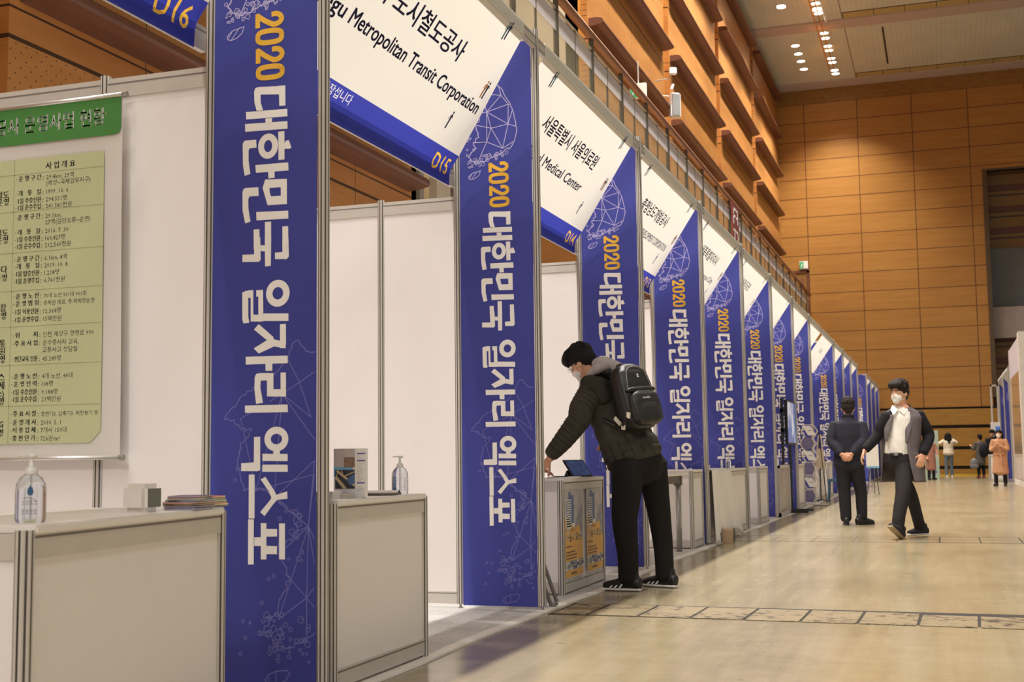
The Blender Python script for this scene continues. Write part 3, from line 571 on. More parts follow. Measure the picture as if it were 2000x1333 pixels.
# pillar just behind the camera side that carries the near end of the first sign is out of frame; its beam end rests on a plain post pair
# ------------------------------------------------------------------ slanted booth signs
def sign(k0,k1,label,u0=.16,u1=.17,blue=True,texts=(),marks=(),num=None,strip=None,drop=0.0):
    y0=PY(k0) if k0>=0 else P0-PER; y1=PY(k1)
    r=empty('booth_sign',label,'booth sign',(0,0,0),0,'slanted booth name signs')
    a,b=y0+.021,y1-.021
    fb=MB(); fb.box(-.012,.012,a,b,3.29,3.37); fb.build('front_beam',ALU,r)
    MB().box(.012,.0128,a,b,3.352,3.357).build('beam_slot',ALU_D,r); MB().box(.012,.0128,a,b,3.303,3.308).build('beam_slot',ALU_D,r)
    bb=MB(); bb.box(-.537,-.513,a,b,2.495,2.595); bb.build('back_beam',ALU,r)
    g=MB(); g.box(-.513,-.5122,a,b,2.572,2.577); g.build('beam_slot',ALU_D,r)
    s0,s1=y0+u0,y1-u1
    A=Vector((.016,3.30)); B=Vector((-.496,2.582)) # slant in (x,z)
    prof=[Vector((-.016,3.374)),Vector((.0162,3.374)),Vector((.0165,3.30))]
    nw=10
    wh=MB(); vs=[];fs=[]; ny=26
    br=B+(A-B)*.103
    line=prof+[A.lerp(br,(i+1)/nw) for i in range(nw)]
    for p_i,p in enumerate(line):
        for j in range(ny+1):
            t=j/ny; sag=(.0010*math.sin(t*11+p_i*.3)+.0012*math.sin(t*5.))*(1 if p_i>2 else 0)*math.sin(PI*min(1,(p_i-2)/nw*1.0)) if p_i>2 else 0
            e_=s1-(.075 if p_i<3 else .075*(1-(p_i-2)/nw))+.055*max(0,(p_i-2)/nw); vs.append((p.x+sag*.8,s0+(e_-s0)*t,p.y-sag*.6))
    for i in range(len(line)-1):
        for j in range(ny): q=i*(ny+1)+j; fs.append((q,q+1,q+ny+2,q+ny+1))
    panel=wh.add(vs,fs).build('sign_panel',VINYL,r)
    D=Vector((-.507,2.485))
    V=(A-B).normalized(); Nn=Vector((V.y,-V.x)); Bm=Vector((-.5,2.585))
    O=Vector((B.x,B.y))-V*((B-Bm).dot(V))
    def fr(u,v,e=.0026): p=O+V*v+Nn*e; return (p.x,u,p.y)
    PL_=[br,B,Vector((-.5035,2.555)),D]
    def fs(u,d,e=.0014):   # d = distance down from the white edge along the bent strip
        for p,q in zip(PL_,PL_[1:]):
            l=(q-p).length
            if d<=l or q is D:
                t=(q-p).normalized(); n_=Vector((-t.y,t.x)); n_= n_ if n_.x>0 else -n_; r_=p+t*d+n_*e; return (r_.x,u,r_.y)
            d-=l
    fs_=lambda u,v:fs(u,-v)
    for body,uc,v,w,h,bold in texts:
        g=MB(); put(g,body,uc,v,w,h,'c',bold,3,fr); g.build('lettering',INK_N,panel)
    if blue:
        ps=[br,B,Vector((-.5035,2.555)),D]; cuts=[];t=0
        for p,q in zip(ps,ps[1:]): t+=(q-p).length; cuts.append(-t)
        lp=[[(s0,0),(s1+.055,0),(s1+.055,cuts[-1]),(s0,cuts[-1])]]; prints=[]
        if num: prints.append((text_flat(num,s1+.005,-.138,.225,.098,.012),INK_YT,'booth_number'))
        if strip: prints.append((text_flat(strip[0],strip[1],-.072,strip[2],.056,0),INK_WT,'slogan'))
        for (tv,tf),m_,nm_ in prints:
            L_=loops_of(tv,tf); lp += L_; fv_,ff_=fill2d(L_,cuts[:-1]); MB().add([fs(v.x,-v.y,0) for v in fv_],ff_).build(nm_,m_,r)
        fv_,ff_=fill2d(lp,cuts[:-1]); MB().add([fs(v.x,-v.y,0) for v in fv_],ff_).build('blue_strip',BLUEF,r)
    # small figures printed on the panel
    cols=[INK_N,bpy.data.materials.get('print_teal') or M('print_teal',(96,140,150),.7),bpy.data.materials.get('print_orange') or M('print_orange',(214,150,80),.7)]
    def fig(u,v,c,s=1.0):
        g=MB(); f=lambda a_,b_:fr(u+a_*s,v+b_*s)
        def st(p,q,w):
            p=Vector(p);q=Vector(q);d=(q-p).normalized();n_=Vector((-d.y,d.x))*w/2
            g.add([f(*(p+n_)),f(*(q+n_)),f(*(q-n_)),f(*(p-n_))],[(0,1,2,3)])
        st((0,.05),(.0,.088),.018); st((0,0),(-.004,.05),.008); st((.008,0),(.004,.05),.008); st((-.006,.085),(-.022,.055),.006); st((.006,.085),(.022,.07),.006)
        g.add([f(.009*math.cos(t*PI/4),.1+.009*math.sin(t*PI/4)) for t in range(8)],[tuple(range(8))])
        g.build('printed_figure',c,panel)
    for u,v,c in marks: fig(u,v,cols[c])
    return r
def std(k): # figure marks at the right part and left part of a sign between pillars k-1,k
    b=P0+PER*k; a=b-PER
    return [(b-.47,.77,1),(b-.44,.78,0),(b-.31,.44,2),(b-.28,.44,0),(b-.48,.185,0),(a+.45,.755,0),(a+.48,.76,1)]
mid=lambda k:P0+PER*(k-.5)
sign(-1,0,'white and blue booth sign numbered D16 at the top left corner of the frame',num='D16')
sign(0,1,'large white booth sign reading Metropolitan Transit Corporation, numbered D15',texts=[('대구도시철도공사',mid(1),.515,1.16,.122,.022),('Metropolitan Transit Corporation',5.862,.320,1.655,.104,.020),('Daegu',4.80,.320,.36,.104,.020)],num='D15',strip=('앞장섭니다',5.434,.30),marks=std(1))
sign(1,2,'white booth sign reading Medical Center, numbered D14',texts=[('서울특별시 서울의료원',mid(2),.515,1.28,.118,.020),('Seoul Medical Center',mid(2),.328,1.28,.075,.018)],num='D14',marks=std(2))
sign(2,3,'white booth sign of a development corporation, numbered D13',texts=[('충청남도개발공사',mid(3),.515,1.02,.118,.020),('CHUNGCHEONGNAM-DO DEVELOPMENT CORPORATION',mid(3),.335,1.92,.07,.008)],num='D13',marks=std(3))
sign(3,4,'white booth sign with two text lines, fourth from the left',texts=[('세종특별자치시',mid(4),.54,.98,.118,.020),('Sejong Autonomous City',mid(4)+.1,.33,1.5,.09,.008)],marks=std(4),num='D12')
def blocks(k,rows,n):
    return []
sign(4,5,'white booth sign with small square lettering, fifth from the left',texts=[('시설관리공단',mid(5)-.1,.56,.8,.11,.012)],marks=std(5))
sign(5,6,'white booth sign, sixth from the left above the two white counters',texts=[('개발공사',mid(6)-.2,.5,.5,.11,.012)],marks=std(6)[:3])
sign(6,7,'white booth sign, seventh from the left above the dark screen',texts=[],marks=std(7)[:2])
sign(7,8,'white booth sign left of the narrow gap in the row of signs',u1=.30,texts=[('공사',mid(8)-.6,.42,.3,.1,.01)])
sign(8,9,'white booth sign just right of the narrow gap in the row of signs',u0=.05,texts=[('도시공사',mid(9),.52,.5,.11,.01)],marks=[(mid(9)-.2,.25,0)])
for k,nm in ((10,'first'),(11,'second'),(12,'third')): sign(k-1,k,'narrow white booth sign, %s past the man in the navy suit'%nm)
for k,nm in ((14,'first'),(15,'second'),(16,'last')): sign(k-1,k,'small distant white booth sign after the free pillar, %s before the end wall'%nm)
# ------------------------------------------------------------------ partition walls
def partition(y,x1,label,posts=(-1.0,-2.0,-3.0),along='x',h=2.44):
    r=empty('partition_wall',label,'partition wall',(0,y,0),0,'white booth partition walls')
    xs=[x1]+list(posts)
    for a,b in zip(xs,xs[1:]):
        L,R=b+.018,a-.018
        MB().box(L,R,-.004,.004,.08,h-.07).build('panel',PANEL,r)
        MB().box(L,R,-.011,.011,h-.08,h).build('top_rail',ALU,r)
        MB().box(L,R,-.0118,-.011,h-.026,h-.020).build('rail_groove',ALU_D,r)
        g=MB(); g.box(L,R,-.011,.011,.03,.10); g.build('bottom_rail',ALU,r); MB().box(L,R,-.0118,-.011,.088,.093).build('rail_groove',ALU_D,r)
        p=post_mesh(h+.015).xf(Matrix.Translation((b,0,0))).build('post',[ALU,ALU_D],r); FOOT().xf(Matrix.Translation((b,0,0))).build('levelling_foot',STEEL,p)
    return r
partition(PY(0),-.5,'white partition wall behind the hanging green poster, left edge of the frame',posts=(-1.0,-1.8,-2.5,-3.2))
pb=partition(PY(1),-.5,'white partition wall inside the D15 booth')
PL={2:'white partition wall behind the bending man inside the D14 booth',3:'narrow sliver of white partition inside the D13 booth'}
for k in (2,3): dup(pb,(0,PY(k),0),PL[k])
for k,w in zip(range(4,13),('fourth','fifth','sixth','seventh','eighth','ninth','tenth','eleventh','twelfth')):
    if k!=8: dup(pb,(0,PY(k),0),'white booth partition joined to the %s banner pillar, hidden behind its banner'%w)
# ------------------------------------------------------------------ counters
def counter(name,label,x,y,L=1.0,D=.5,H=.72,rz=0,front=PANEL,sides=(1,1),group='white booth counters'):
    """local frame: front face on x=0 (towards the aisle), running along +y, body towards -x"""
    r=empty(name,label,'counter',(x,y,.008),rz,group)
    h=H-.022
    for px,py in ((-.021,.021),(-.021,L-.021),(-D+.021,.021),(-D+.021,L-.021)):
        post_mesh(H-.012,.0).xf(Matrix.Translation((px,py,0))).build('post',[ALU,ALU_D],r)
    g=MB().box(-.026,-.016,.038,L-.038,.075,h-.04).build('front_panel',front,r)
    for za,zb in ((h-.058,h),(.012,.08)): MB().box(-.034,-.006,.038,L-.038,za,zb).build('front_rail',ALU,r)
    for za,zb in ((h-.01,h-.004),(.066,.072)): MB().box(-.007,-.0052,.038,L-.038,za,zb).build('rail_groove',ALU_D,r)
    for i,yy in enumerate((.021,L-.021)):
        if not sides[i]: continue
        s=MB().box(-D+.038,-.038,yy-.005,yy+.005,.075,h-.04).build('side_panel',PANEL,r)
        for za,zb in ((h-.058,h),(.012,.08)): MB().box(-D+.038,-.038,yy-.013,yy+.013,za,zb).build('side_rail',ALU,r)
    MB().box(-D,.004,.03,L-.03,h,H).build('top_board',WHITE,r,bevel=.004)
    return r
ROT=math.atan2(.145,1.10)
cA=counter('counter','white counter nearest the camera at the lower left, holding the clock','%s' and .18,2.42,L=1.11,rz=ROT,H=.72)
cB=counter('counter','white counter of the D15 booth holding the brochure stand',.02,4.29,L=.92,H=.712)
cC=counter('counter','white counter with two orange posters where the man bends over',-.085,7.65,L=1.04,H=.73)
counter('counter','white counter behind the metal legged table at the D13 booth',-.03,11.74,L=.53,D=.95,H=.735)
counter('counter','white counter mostly covered by the white cloth',-.0,12.36,L=1.28,D=.5,H=.72)
counter('counter','white counter just right of the cloth covered one, with a small bottle on it',-.0,13.66,L=1.26,D=.5,H=.72)
counter('counter','plain white counter past the cloth covered one',-.0,16.05,L=.8,D=.26,H=.72)
counter('counter','tall narrow white counter beside the hexagon rack',-.02,20.7,L=1.0,D=.3,H=.71)
counter('counter','white counter past the hexagon rack, left of the navy suit man',.0,24.4,L=.9,H=.72)
counter('counter','farther white counter half hidden by the navy suit man',.0,26.2,L=.9,H=.72)
# ------------------------------------------------------------------ things on the nearest counter
def onA(u,v):  # u along counter from near corner, v inwards -> world
    c,s=math.cos(ROT),math.sin(ROT); lx,ly=-v,u
    return (.18+c*lx-s*ly, 2.42+s*lx+c*ly, .728)
GEL=N('clear_gel'); GEL.b.inputs['Base Color'].default_value=lin((236,240,246)); GEL.b.inputs['Roughness'].default_value=.06; GEL.b.inputs['Transmission Weight'].default_value=.9; GEL.b.inputs['IOR'].default_value=1.25; GEL=GEL.m
PUMP=M('pump_plastic',(226,222,218),.35); PRBLUE=M('label_blue',(52,92,132),.6,var=0); PRGREY=M('label_grey',(126,138,158),.6,var=0)
def sanitizer(loc,label,rz,h=.165,logo=True):
    r=empty('sanitizer_bottle',label,'hand sanitizer',loc,rz,'clear pump bottles of hand gel')
    s=h/.165
    b=MB().lathe([(.027,0),(.031,.003),(.033,.012),(.033,.075),(.031,.092),(.024,.107),(.015,.115),(.012,.119)],n=24)
    b.v=[(x*s*1.08,y*s*.82,z*s) for x,y,z in b.v]; b.build('bottle',GEL,r,True)
    c=MB().lathe([(.014,.114),(.015,.116),(.015,.126),(.011,.128),(.011,.132),(.006,.134),(.0045,.154),(.004,.156)],n=16); 
    c.prism([(-.006,.154),(.012,.154),(.014,.163),(-.004,.165),(-.008,.16)],1,-.006,.006); c.box(-.03,-.004,-.004,.004,.158,.163); c.v=[(x*s,y*s,z*s) for x,y,z in c.v]; c.build('pump',PUMP,r,True)
    MB().tube([(0,0,.01*s),(0,0,.12*s)],.0025,6).build('dip_tube',PUMP,r)
    def on(x,z,e=.0008): # front (local -y) surface of the flattened bottle
        a=x/(.033*1.08); return (x*s,-(.033*.82*math.sqrt(max(0,1-a*a))+e)*s,z*s)
    g=MB(); g2=MB()
    if logo:
        pts=[on(.0+.009*math.sin(t)*(1 if True else 0)*(.55+.45*(1-abs(t)/PI)),.076-.011*math.cos(t)+(.006 if abs(t)>2.9 else 0)) for t in [-PI+i*2*PI/20 for i in range(20)]]
        g.poly(pts); g.build('drop_emblem',PRBLUE,r)
        for i,(z,w) in enumerate(((.050,.012),(.044,.02),(.030,.024),(.026,.022),(.021,.018))):
            for j in range(4): x=-.018+.009*j; g2.quad(on(x,z),on(x+.006,z),on(x+.006,z+.0022),on(x,z+.0022))
        pts=[(-.016,.058),(-.004,.060),(.006,.056),(.016,.050)]
        for (xa,za),(xb,zb) in zip(pts,pts[1:]): g2.quad(on(xa,za),on(xb,zb),on(xb,zb+.0016),on(xa,za+.0016))
    else:
        for z in [.022+.006*i for i in range(9)]: g2.quad(on(-.028,z),on(-.013,z),on(-.013,z+.0035),on(-.028,z+.0035))
        g2.quad(on(-.027,.018),on(-.014,.018),on(-.014,.03),on(-.027,.03))
        for z in [.02+.008*i for i in range(7)]: g2.quad(on(.018,z),on(.027,z),on(.027,z+.002),on(.018,z+.002))
    g2.build('label_print',PRGREY if logo else PRBLUE,r)
    return r
sanitizer((.082,2.545,.728),'clear pump bottle with a blue drop emblem on the nearest counter',-.75+1.4,.168)
sanitizer((-.052,5.06,.72),'clear pump bottle on the D15 counter right of the brochure stand',.35,.168,False)
sanitizer((-.06,14.0,.728),'clear pump bottle on the counter just right of the white cloth',-.6,.16,False)
ck=empty('desk_clock','white rounded cube clock with a grey display on the nearest counter','clock',(-.015,3.135,.728),math.radians(86))
MB().box(-.040,.040,-.045,.045,0,.082).build('case',WHITE,ck,False,bevel=.014)
MB().box(-.029,.029,-.0462,-.044,.014,.068).build('display',M('lcd_grey',(112,112,100),.25,var=0),ck,bevel=.0006)
# brochure piles
BC=[(84,96,150),(136,100,132),(132,126,80),(168,112,96),(112,140,160),(226,206,130),(222,146,140),(160,196,170),(70,72,100),(206,190,170)]
BM=[M('brochure_cover',c,.45,var=.12,vs=40) for c in BC]
piles=[('left',(.018,3.335),(0,1,2,3,4,9,1),.13,.0),('middle',(-.012,3.415),(7,5,6,5,4,6),.10,.3),('right',(-.03,3.49),(8,5,6,7,5,6),.09,-.25)]
od=['bottom','second from bottom','third from bottom','fourth from bottom','fifth from bottom','sixth from bottom','top']
for nm,(px,py),cs,w,rz in piles:
    for i,c in enumerate(cs):
        b=MB().box(-.05,.05,-w/2,w/2,0,.0055); k=MB().box(-.0503,.0503,-w/2-.0003,w/2+.0003,.0022,.0034)
        o=empty('brochure','brochure in the %s pile beside the clock, %s'%(nm,od[i] if i<len(cs)-1 else 'topmost'),'brochure',(px+random.uniform(-.006,.006),py+random.uniform(-.008,.008),.728+.006*i),ROT+rz+random.uniform(-.16,.16),'brochures piled on the nearest counter')
        b.build('cover',BM[c],o); k.build('pages',PAPER,o)
# ------------------------------------------------------------------ hanging green poster
ps=empty('hanging_poster','white hanging poster with green header and Korean table','poster',(0,4.185,0))
px0,px1=-1.78,-.876
vs=[];fs=[]
for j in range(25):
    for i in range(25):
        u=i/24; v=j/24; z=.895+(2.348-.895)*v; vs.append((px0+(px1-px0+.018*(1-v))*u,.003*math.sin(u*8+v*3)*math.sin(PI*v)-.004*u*(1-v),z))
for j in range(24):
    for i in range(24): a=j*25+i; fs.append((a,a+1,a+26,a+25))
MB().add(vs,fs).build('sheet',M('poster_white',(222,216,208),.5,var=.01,transl=.15),ps,True)
GRN=M('poster_green',(70,128,62),.55,var=.02); PALE=M('poster_pale_green',(188,190,148),.55,var=.02,vs=.8)
MB().poly([(px0,-.006,2.346),(px0,-.006,2.190),(-.905,-.006,2.190),(-.885,-.006,2.197),(-.878,-.006,2.215),(-.878,-.006,2.346)]).build('header_band',GRN,ps)
MB().poly([(px0+.03,-.006,2.128),(px0+.03,-.006,.952),(-.998,-.006,.952),(-.948,-.006,1.0),(-.955,-.006,2.128)]).build('table_field',PALE,ps)
g=MB()
for z in (2.062,1.907,1.735,1.577,1.429,1.271,1.104): g.box(px0+.03,-.952,-.0063,-.0061,z,z+.0035)
g.box(-1.398,-1.394,-.0063,-.0061,.952,2.128); g.build('table_rule',M('rule_green',(160,164,124),.6),ps)
fp=lambda u,v:(u,-.0065,v)
g=MB(); put(g,'인천교통공사 운영사업 현황',-.955,2.235,.80,.072,'r',0,2,fp); put(g,'인천교통공사 운영사업 현황',-.953,2.235,.80,.072,'r',0,2,fp); g.build('header_lettering',INK_W,ps)
g=MB()
def tl(s,x,z,h=.026,w=None,bold=True):
    put(g,s,x,z,None,None,'l',0,1,fp,size=h*1.25)
    if bold: put(g,s,x+.0022,z,None,None,'l',0,1,fp,size=h*1.25)
tl('사 업 개 요',-1.24,2.078,.026)
rowsL=[((2.046,2.02,1.985,1.953,1.925),['운 행 구 간','','개   통   일','1일 수송인원','1일 운수수입'],['29.4km, 29역','(계양~국제업무지구)','1999. 10. 6','294,551명','241,581천원']),
((1.884,1.858,1.822,1.792,1.763),['운 행 구 간','','개   통   일','1일 수송인원','1일 운수수입'],['29.1km,','27역(검단오류~운연)','2016. 7. 30','160,427명','212,560천원']),
((1.71,1.68,1.649,1.619),['운 행 구 간','개   통   일','1일 탑승인원','1일 운영수입'],['6.1km, 4역','2019. 10. 8.','1,218명','6,761천원']),
((1.556,1.526,1.492,1.46),['운 행 노 선','운 영 범 위','1일 이용인원','1일 운영수입'],['70개 노선 501대 901회','승차권 매표, 주·박차장운영','12,364명','15백만원']),
((1.396,1.362,1.333,1.298),['위        치','주 요 사 업','','연간교육 인원'],['인천 계양구 경명로 990','운수종사자 교육,','교통사고 상담실','45,249명']),
((1.227,1.196,1.163,1.134),['운 행 노 선','운 영 인 력','1일 수송인원','1일 운수수입'],['4개 노선, 40대','108명','9,188명','21백만원']),
((1.075,1.04,1.009,.976),['주 요 시 설','운 영 개 시','이 용 업 체','충 전 단 가'],['충전기3, 압축기3, 저장용기 등','2010. 5. 1','7개사 159대','726원/m²'])]
for zs,la,va in rowsL:
    for z,a_,b_ in zip(zs,la,va):
        z-=.012
        if a_: tl('·',-1.386,z,.022); put(g,a_,-1.374,z,.112,.0235,'l',0,1,fp); put(g,a_,-1.372,z,.112,.0235,'l',0,1,fp); tl(':',-1.253,z,.022)
        tl(b_,-1.235,z,.0205 if len(b_)<15 else .0178,bold=False)
def rt(s,z,xr=-1.422):
    vs_,_=_tc.setdefault((s,0,1),text_mesh(s,0,1)); w_=(max(v.x for v in vs_)-min(v.x for v in vs_))*.036
    put(g,s,xr-w_,z,None,None,'l',0,1,fp,size=.036); put(g,s,xr-w_+.002,z,None,None,'l',0,1,fp,size=.036)
for s_,z in (('도시철도',1.985),('1호선 운영',1.955),('도시철도',1.825),('2호선 운영',1.795),('월미바다',1.672),('열차 운영',1.638),('버스종합',1.513),('터미널 운영',1.480),('교통',1.365),('연수원',1.333),('운영',1.30),('버스',1.227),('준공영제',1.193),('(간선버스)',1.16),('운영',1.127),('CNG',1.035),('운영',1.0)): rt(s_,z-.014)
g.build('table_lettering',INK_K,ps)
ROD=M('poster_rod',(206,200,194),.25,.6,var=0)
g=MB().tube([(px0-.02,-.004,2.352),(-.866,-.004,2.352)],.009,10); g.build('top_rod',ROD,ps,True)
MB().lathe([(.012,-.01),(.013,0),(.012,.01)],n=10).xf(Matrix.Translation((-.862,-.004,2.352))@Matrix.Rotation(PI/2,4,'Y')).build('rod_cap',STEEL,ps)
MB().tube([(px0-.02,-.004,.892),(-.852,-.004,.892)],.009,10).build('bottom_rod',ROD,ps,True)
MB().lathe([(.012,-.01),(.013,0),(.012,.01)],n=10).xf(Matrix.Translation((-.849,-.004,.892))@Matrix.Rotation(PI/2,4,'Y')).build('rod_cap',STEEL,ps)
# ------------------------------------------------------------------ brochure stand on the D15 counter
bs=empty('brochure_stand','clear stand holding a folded transit brochure on the D15 counter','brochure stand',(-.037,4.55,.72),math.radians(10))
ACR=N('clear_acrylic'); ACR.b.inputs['Base Color'].default_value=lin((240,240,240)); ACR.b.inputs['Roughness'].default_value=.05; ACR.b.inputs['Alpha'].default_value=.3; ACR=ACR.m
g=MB(); g.box(-.05,.055,-.03,-.027,0,.03); g.box(-.05,-.047,-.03,.03,0,.03); g.box(.052,.055,-.03,.03,0,.03); g.box(-.05,.055,.027,.03,0,.08); g.box(-.05,.055,-.03,.03,0,.003); g.build('holder',ACR,bs)
MB().box(-.068,.020,-.012,-.008,.004,.197).build('front_leaf',PAPER,bs); MB().add([(.020,-.012,.004),(.066,.008,.004),(.066,.008,.197),(.020,-.012,.197)],[(0,1,2,3)]).build('folded_leaf',PAPER,bs)
def fl(x0,x1,z0,z1,m,name,y=-.0125): return MB().quad((x0,y,z0),(x1,y,z0),(x1,y,z1),(x0,y,z1)).build(name,m,bs)
SKY=M('print_sky',(120,180,210),.5,var=.05); BRN=M('print_sepia',(150,118,96),.5,var=.35,vs=70); DRK=M('print_dark',(58,56,62),.5,var=.4,vs=50)
fl(-.068,.019,.126,.196,M('print_grey',(204,190,180),.6,var=.02),'grey_print'); fl(-.026,.019,.122,.163,BRN,'bridge_photo',-.0128); fl(-.068,.010,.085,.124,SKY,'sky_print',-.0127)
fl(-.062,.019,.038,.113,DRK,'road_photo',-.0130)
g=MB()
for (a,b),(c_,d_),w in (((-.055,.110),(.019,.05),.009),((-.06,.085),(-.02,.038),.012),((-.03,.085),(.018,.105),.004),((-.05,.113),(-.058,.08),.003),((-.036,.113),(-.028,.09),.003)):
    p=Vector((a,b));q=Vector((c_,d_));d=(q-p).normalized();nn=Vector((-d.y,d.x))*w/2; g.add([(t.x,-.0133,t.y) for t in (p+nn,q+nn,q-nn,p-nn)],[(0,1,2,3)])
g.build('road_print',M('print_cream',(210,186,140),.6),bs)
MB().poly([(-.0,-.0134,.05),(.019,-.0134,.06),(.019,-.0134,.098),(-.016,-.0134,.075)]).build('river_print',M('print_river',(86,112,150),.5),bs)
g=MB(); put(g,'DTRO',-.03,.016,.026,.009,'l',0,2,lambda u,v:(u,-.0129,v)); g.build('lettering',INK_N,bs)
g=MB(); k2=(.02)/.046
def lf(x,z): return (x,-.0128+(x-.020)*.4348-.0004,z)
for z,w in ((.174,.03),(.146,.03),(.058,.028)): g.quad(lf(.027,z),lf(.027+w,z),lf(.027+w,z+.005),lf(.027,z+.005))
g.build('violet_bar',M('print_violet',(96,84,160),.6),bs)
g=MB()
for i in range(22):
    z=.165-.0075*i; w=.012+.02*((i*7)%5)/5
    if min(abs(z-q) for q in (.174,.146,.058))>.006: g.quad(lf(.027,z),lf(.027+w,z),lf(.027+w,z+.0012),lf(.027,z+.0012))
g.build('text_line',M('print_text_grey',(176,166,160),.6),bs)
def sheets(name,label,x,y,z,w,d,n,rz,m=PAPER,gp=None):
    r=empty(name,label,'papers',(x,y,z),rz)
    for i in range(n):
        MB().box(-w/2,w/2,-d/2,d/2,.004*i,.004*i+.0032).xf(Matrix.Rotation(random.uniform(-.05,.05),4,'Z')).build('sheet_bundle',m,r)
    return r
sheets('paper_stack','stack of white leaflets left of the brochure stand',-.075,4.40,.72,.10,.10,8,.1)
sheets('paper_stack','low stack of pale leaflets in front of the brochure stand',-.03,4.475,.72,.055,.07,5,.0,M('leaflet_grey',(198,188,180),.6))
tm=empty('open_magazine','dark open magazine lying flat on the D15 counter','magazine',(-.10,4.98,.72),.25)
MB().box(-.1,.075,-.13,.05,0,.009).build('dark_cover',M('magazine_dark',(92,86,76),.5,var=.2,vs=20),tm,bevel=.002)
MB().add([(-.09,-.02,.010),(.07,-.02,.010),(.07,.06,.0095),(-.09,.06,.0095),(.07,.02,.019),(-.09,.02,.019)],[(0,1,4,5),(5,4,2,3)]).build('raised_page',PAPER,tm)
# ------------------------------------------------------------------ posters, tablet and papers on the middle counter
ORG=M('poster_orange',(232,176,92),.55,var=.03,vs=8); TWR=M('poster_tower_blue',(104,118,164),.55,var=.2,vs=30); MIST=M('poster_mist',(190,184,186),.55,var=.15,vs=14); HILL=M('poster_hill_grey',(150,150,162),.55,var=.25,vs=20)
MOS=[M('photo_chip',c,.6,var=.3,vs=60) for c in ((214,206,198),(140,146,168),(176,164,150),(98,104,140),(226,222,216))]
for nm,y0 in (('left',7.69),('right',8.205)):
    r=empty('counter_poster','orange hospital poster on the counter front, %s of the pair'%nm,'poster',(-.0865,y0,.0),0,'orange posters on the counter front')
    w=.41
    X=.0
    def q(name,pts,m,e): return MB().poly([(e,u*w,v) for u,v in pts]).build(name,m,r)
    MB().box(0,.0015,0,w,.11,.66).build('sheet',PAPER,r)
    q('misty_sky',[(0,.48),(1,.42),(1,.66),(0,.66)],MIST,.002); q('grey_hill',[(.45,.36),(1,.30),(1,.58),(.85,.55),(.62,.47)],HILL,.0022)
    for a,b,z0,z1 in ((.08,.36,.42,.60),(.34,.5,.45,.63),(.2,.34,.60,.65)): q('tower_print',[(a,z0),(b,z0),(b,z1),(a,z1)],TWR,.0026)
    g=MB()
    for i in range(12): g.box(.0028,.003,.08*w,.36*w,.43+.015*i,.437+.015*i)
    g.build('tower_floor',PAPER,r)
    q('orange_field',[(0,.11),(1,.11),(1,.33),(.9,.36),(.78,.44),(.70,.43),(.6,.42),(.35,.43),(0,.50)],ORG,.0024)
    q('page_curl',[(0,.515),(.45,.44),(.12,.385)],M('curl_white',(232,224,212),.6),.003)
    g=MB(); fq=lambda u,v:(.0034,u*w,v); put(g,'서울의료원',.5,.325,None,None,'l',0,2,lambda u,v:(.0034,.04*w+u-.5,v),size=.085) if 0 else put(g,'서울의료원',.03*w,.335,.85*w,.050,'l',0,2,lambda u,v:(.0034,u,v)); put(g,'서울의료원',.03*w+.004,.335,.85*w,.050,'l',0,2,lambda u,v:(.0034,u,v)); g.build('white_lettering',PAPER,r)
    g=MB(); put(g,'공공병원 채용안내',.04*w,.395,.5*w,.024,'l',0,1,lambda u,v:(.0034,u,v)); 
    for i,(z,ww) in enumerate(((.30,.3),(.265,.5),(.245,.6),(.225,.55))): g.quad((.0034,.04*w,z),(.0034,(.04+ww)*w,z),(.0034,(.04+ww)*w,z+.008),(.0034,.04*w,z+.008))
    g.build('dark_lettering',M('poster_brown_ink',(120,92,72),.6) if nm=='left' else bpy.data.materials['poster_brown_ink'],r)
    rnd=random.Random(5)
    for m_i,m_ in enumerate(MOS):
        g=MB()
        for i in range(8):
            for j in range(3):
                if (i*3+j*5+m_i*7+ (i*j)%3)%5==m_i: g.quad((.0034,i/8*w,.155+.018*j+.002*i%.003),(.0034,(i+1)/8*w,.155+.018*j),(.0034,(i+1.1)/8*w,.175+.018*j),(.0034,i/8*w,.176+.018*j))
        if g.v: g.build('staff_photo',m_,r)
    g=MB(); g.box(.0034,.0036,.3*w,.6*w,.125,.138); g.build('logo_bar',bpy.data.materials['poster_brown_ink'],r)
tb=empty('tablet','black tablet in a folding case propped on the middle counter','tablet',(-.15,8.36,.738),math.radians(-28))
T=Matrix.Translation((0,0,0))@Matrix.Rotation(math.radians(-38),4,'Y')
g=MB().box(-.005,.005,-.10,.10,0,.15).xf(Matrix.Rotation(math.radians(-40),4,'Y')).build('case_back',BLACK,tb,bevel=.002)
MB().box(.0055,.0065,-.088,.088,.010,.140).xf(Matrix.Rotation(math.radians(-40),4,'Y')).build('screen',M('tablet_screen',(66,92,150),.1,var=.35,vs=25,emit=.15),tb)
MB().prism([(-.085,0),(-.035,0),(-.058,.045)],1,-.1,.1).build('case_foot',BLACK,tb)
sheets('paper_stack','white forms spread under the hand of the bending man',-.18,8.02,.738,.21,.29,2,.2)
pn=MB().tube([(-.2,7.85,.750),(-.13,7.93,.748)],.004,6).build('pen',BLACK); tag(pn,'dark pen lying on the forms on the middle counter','pen')
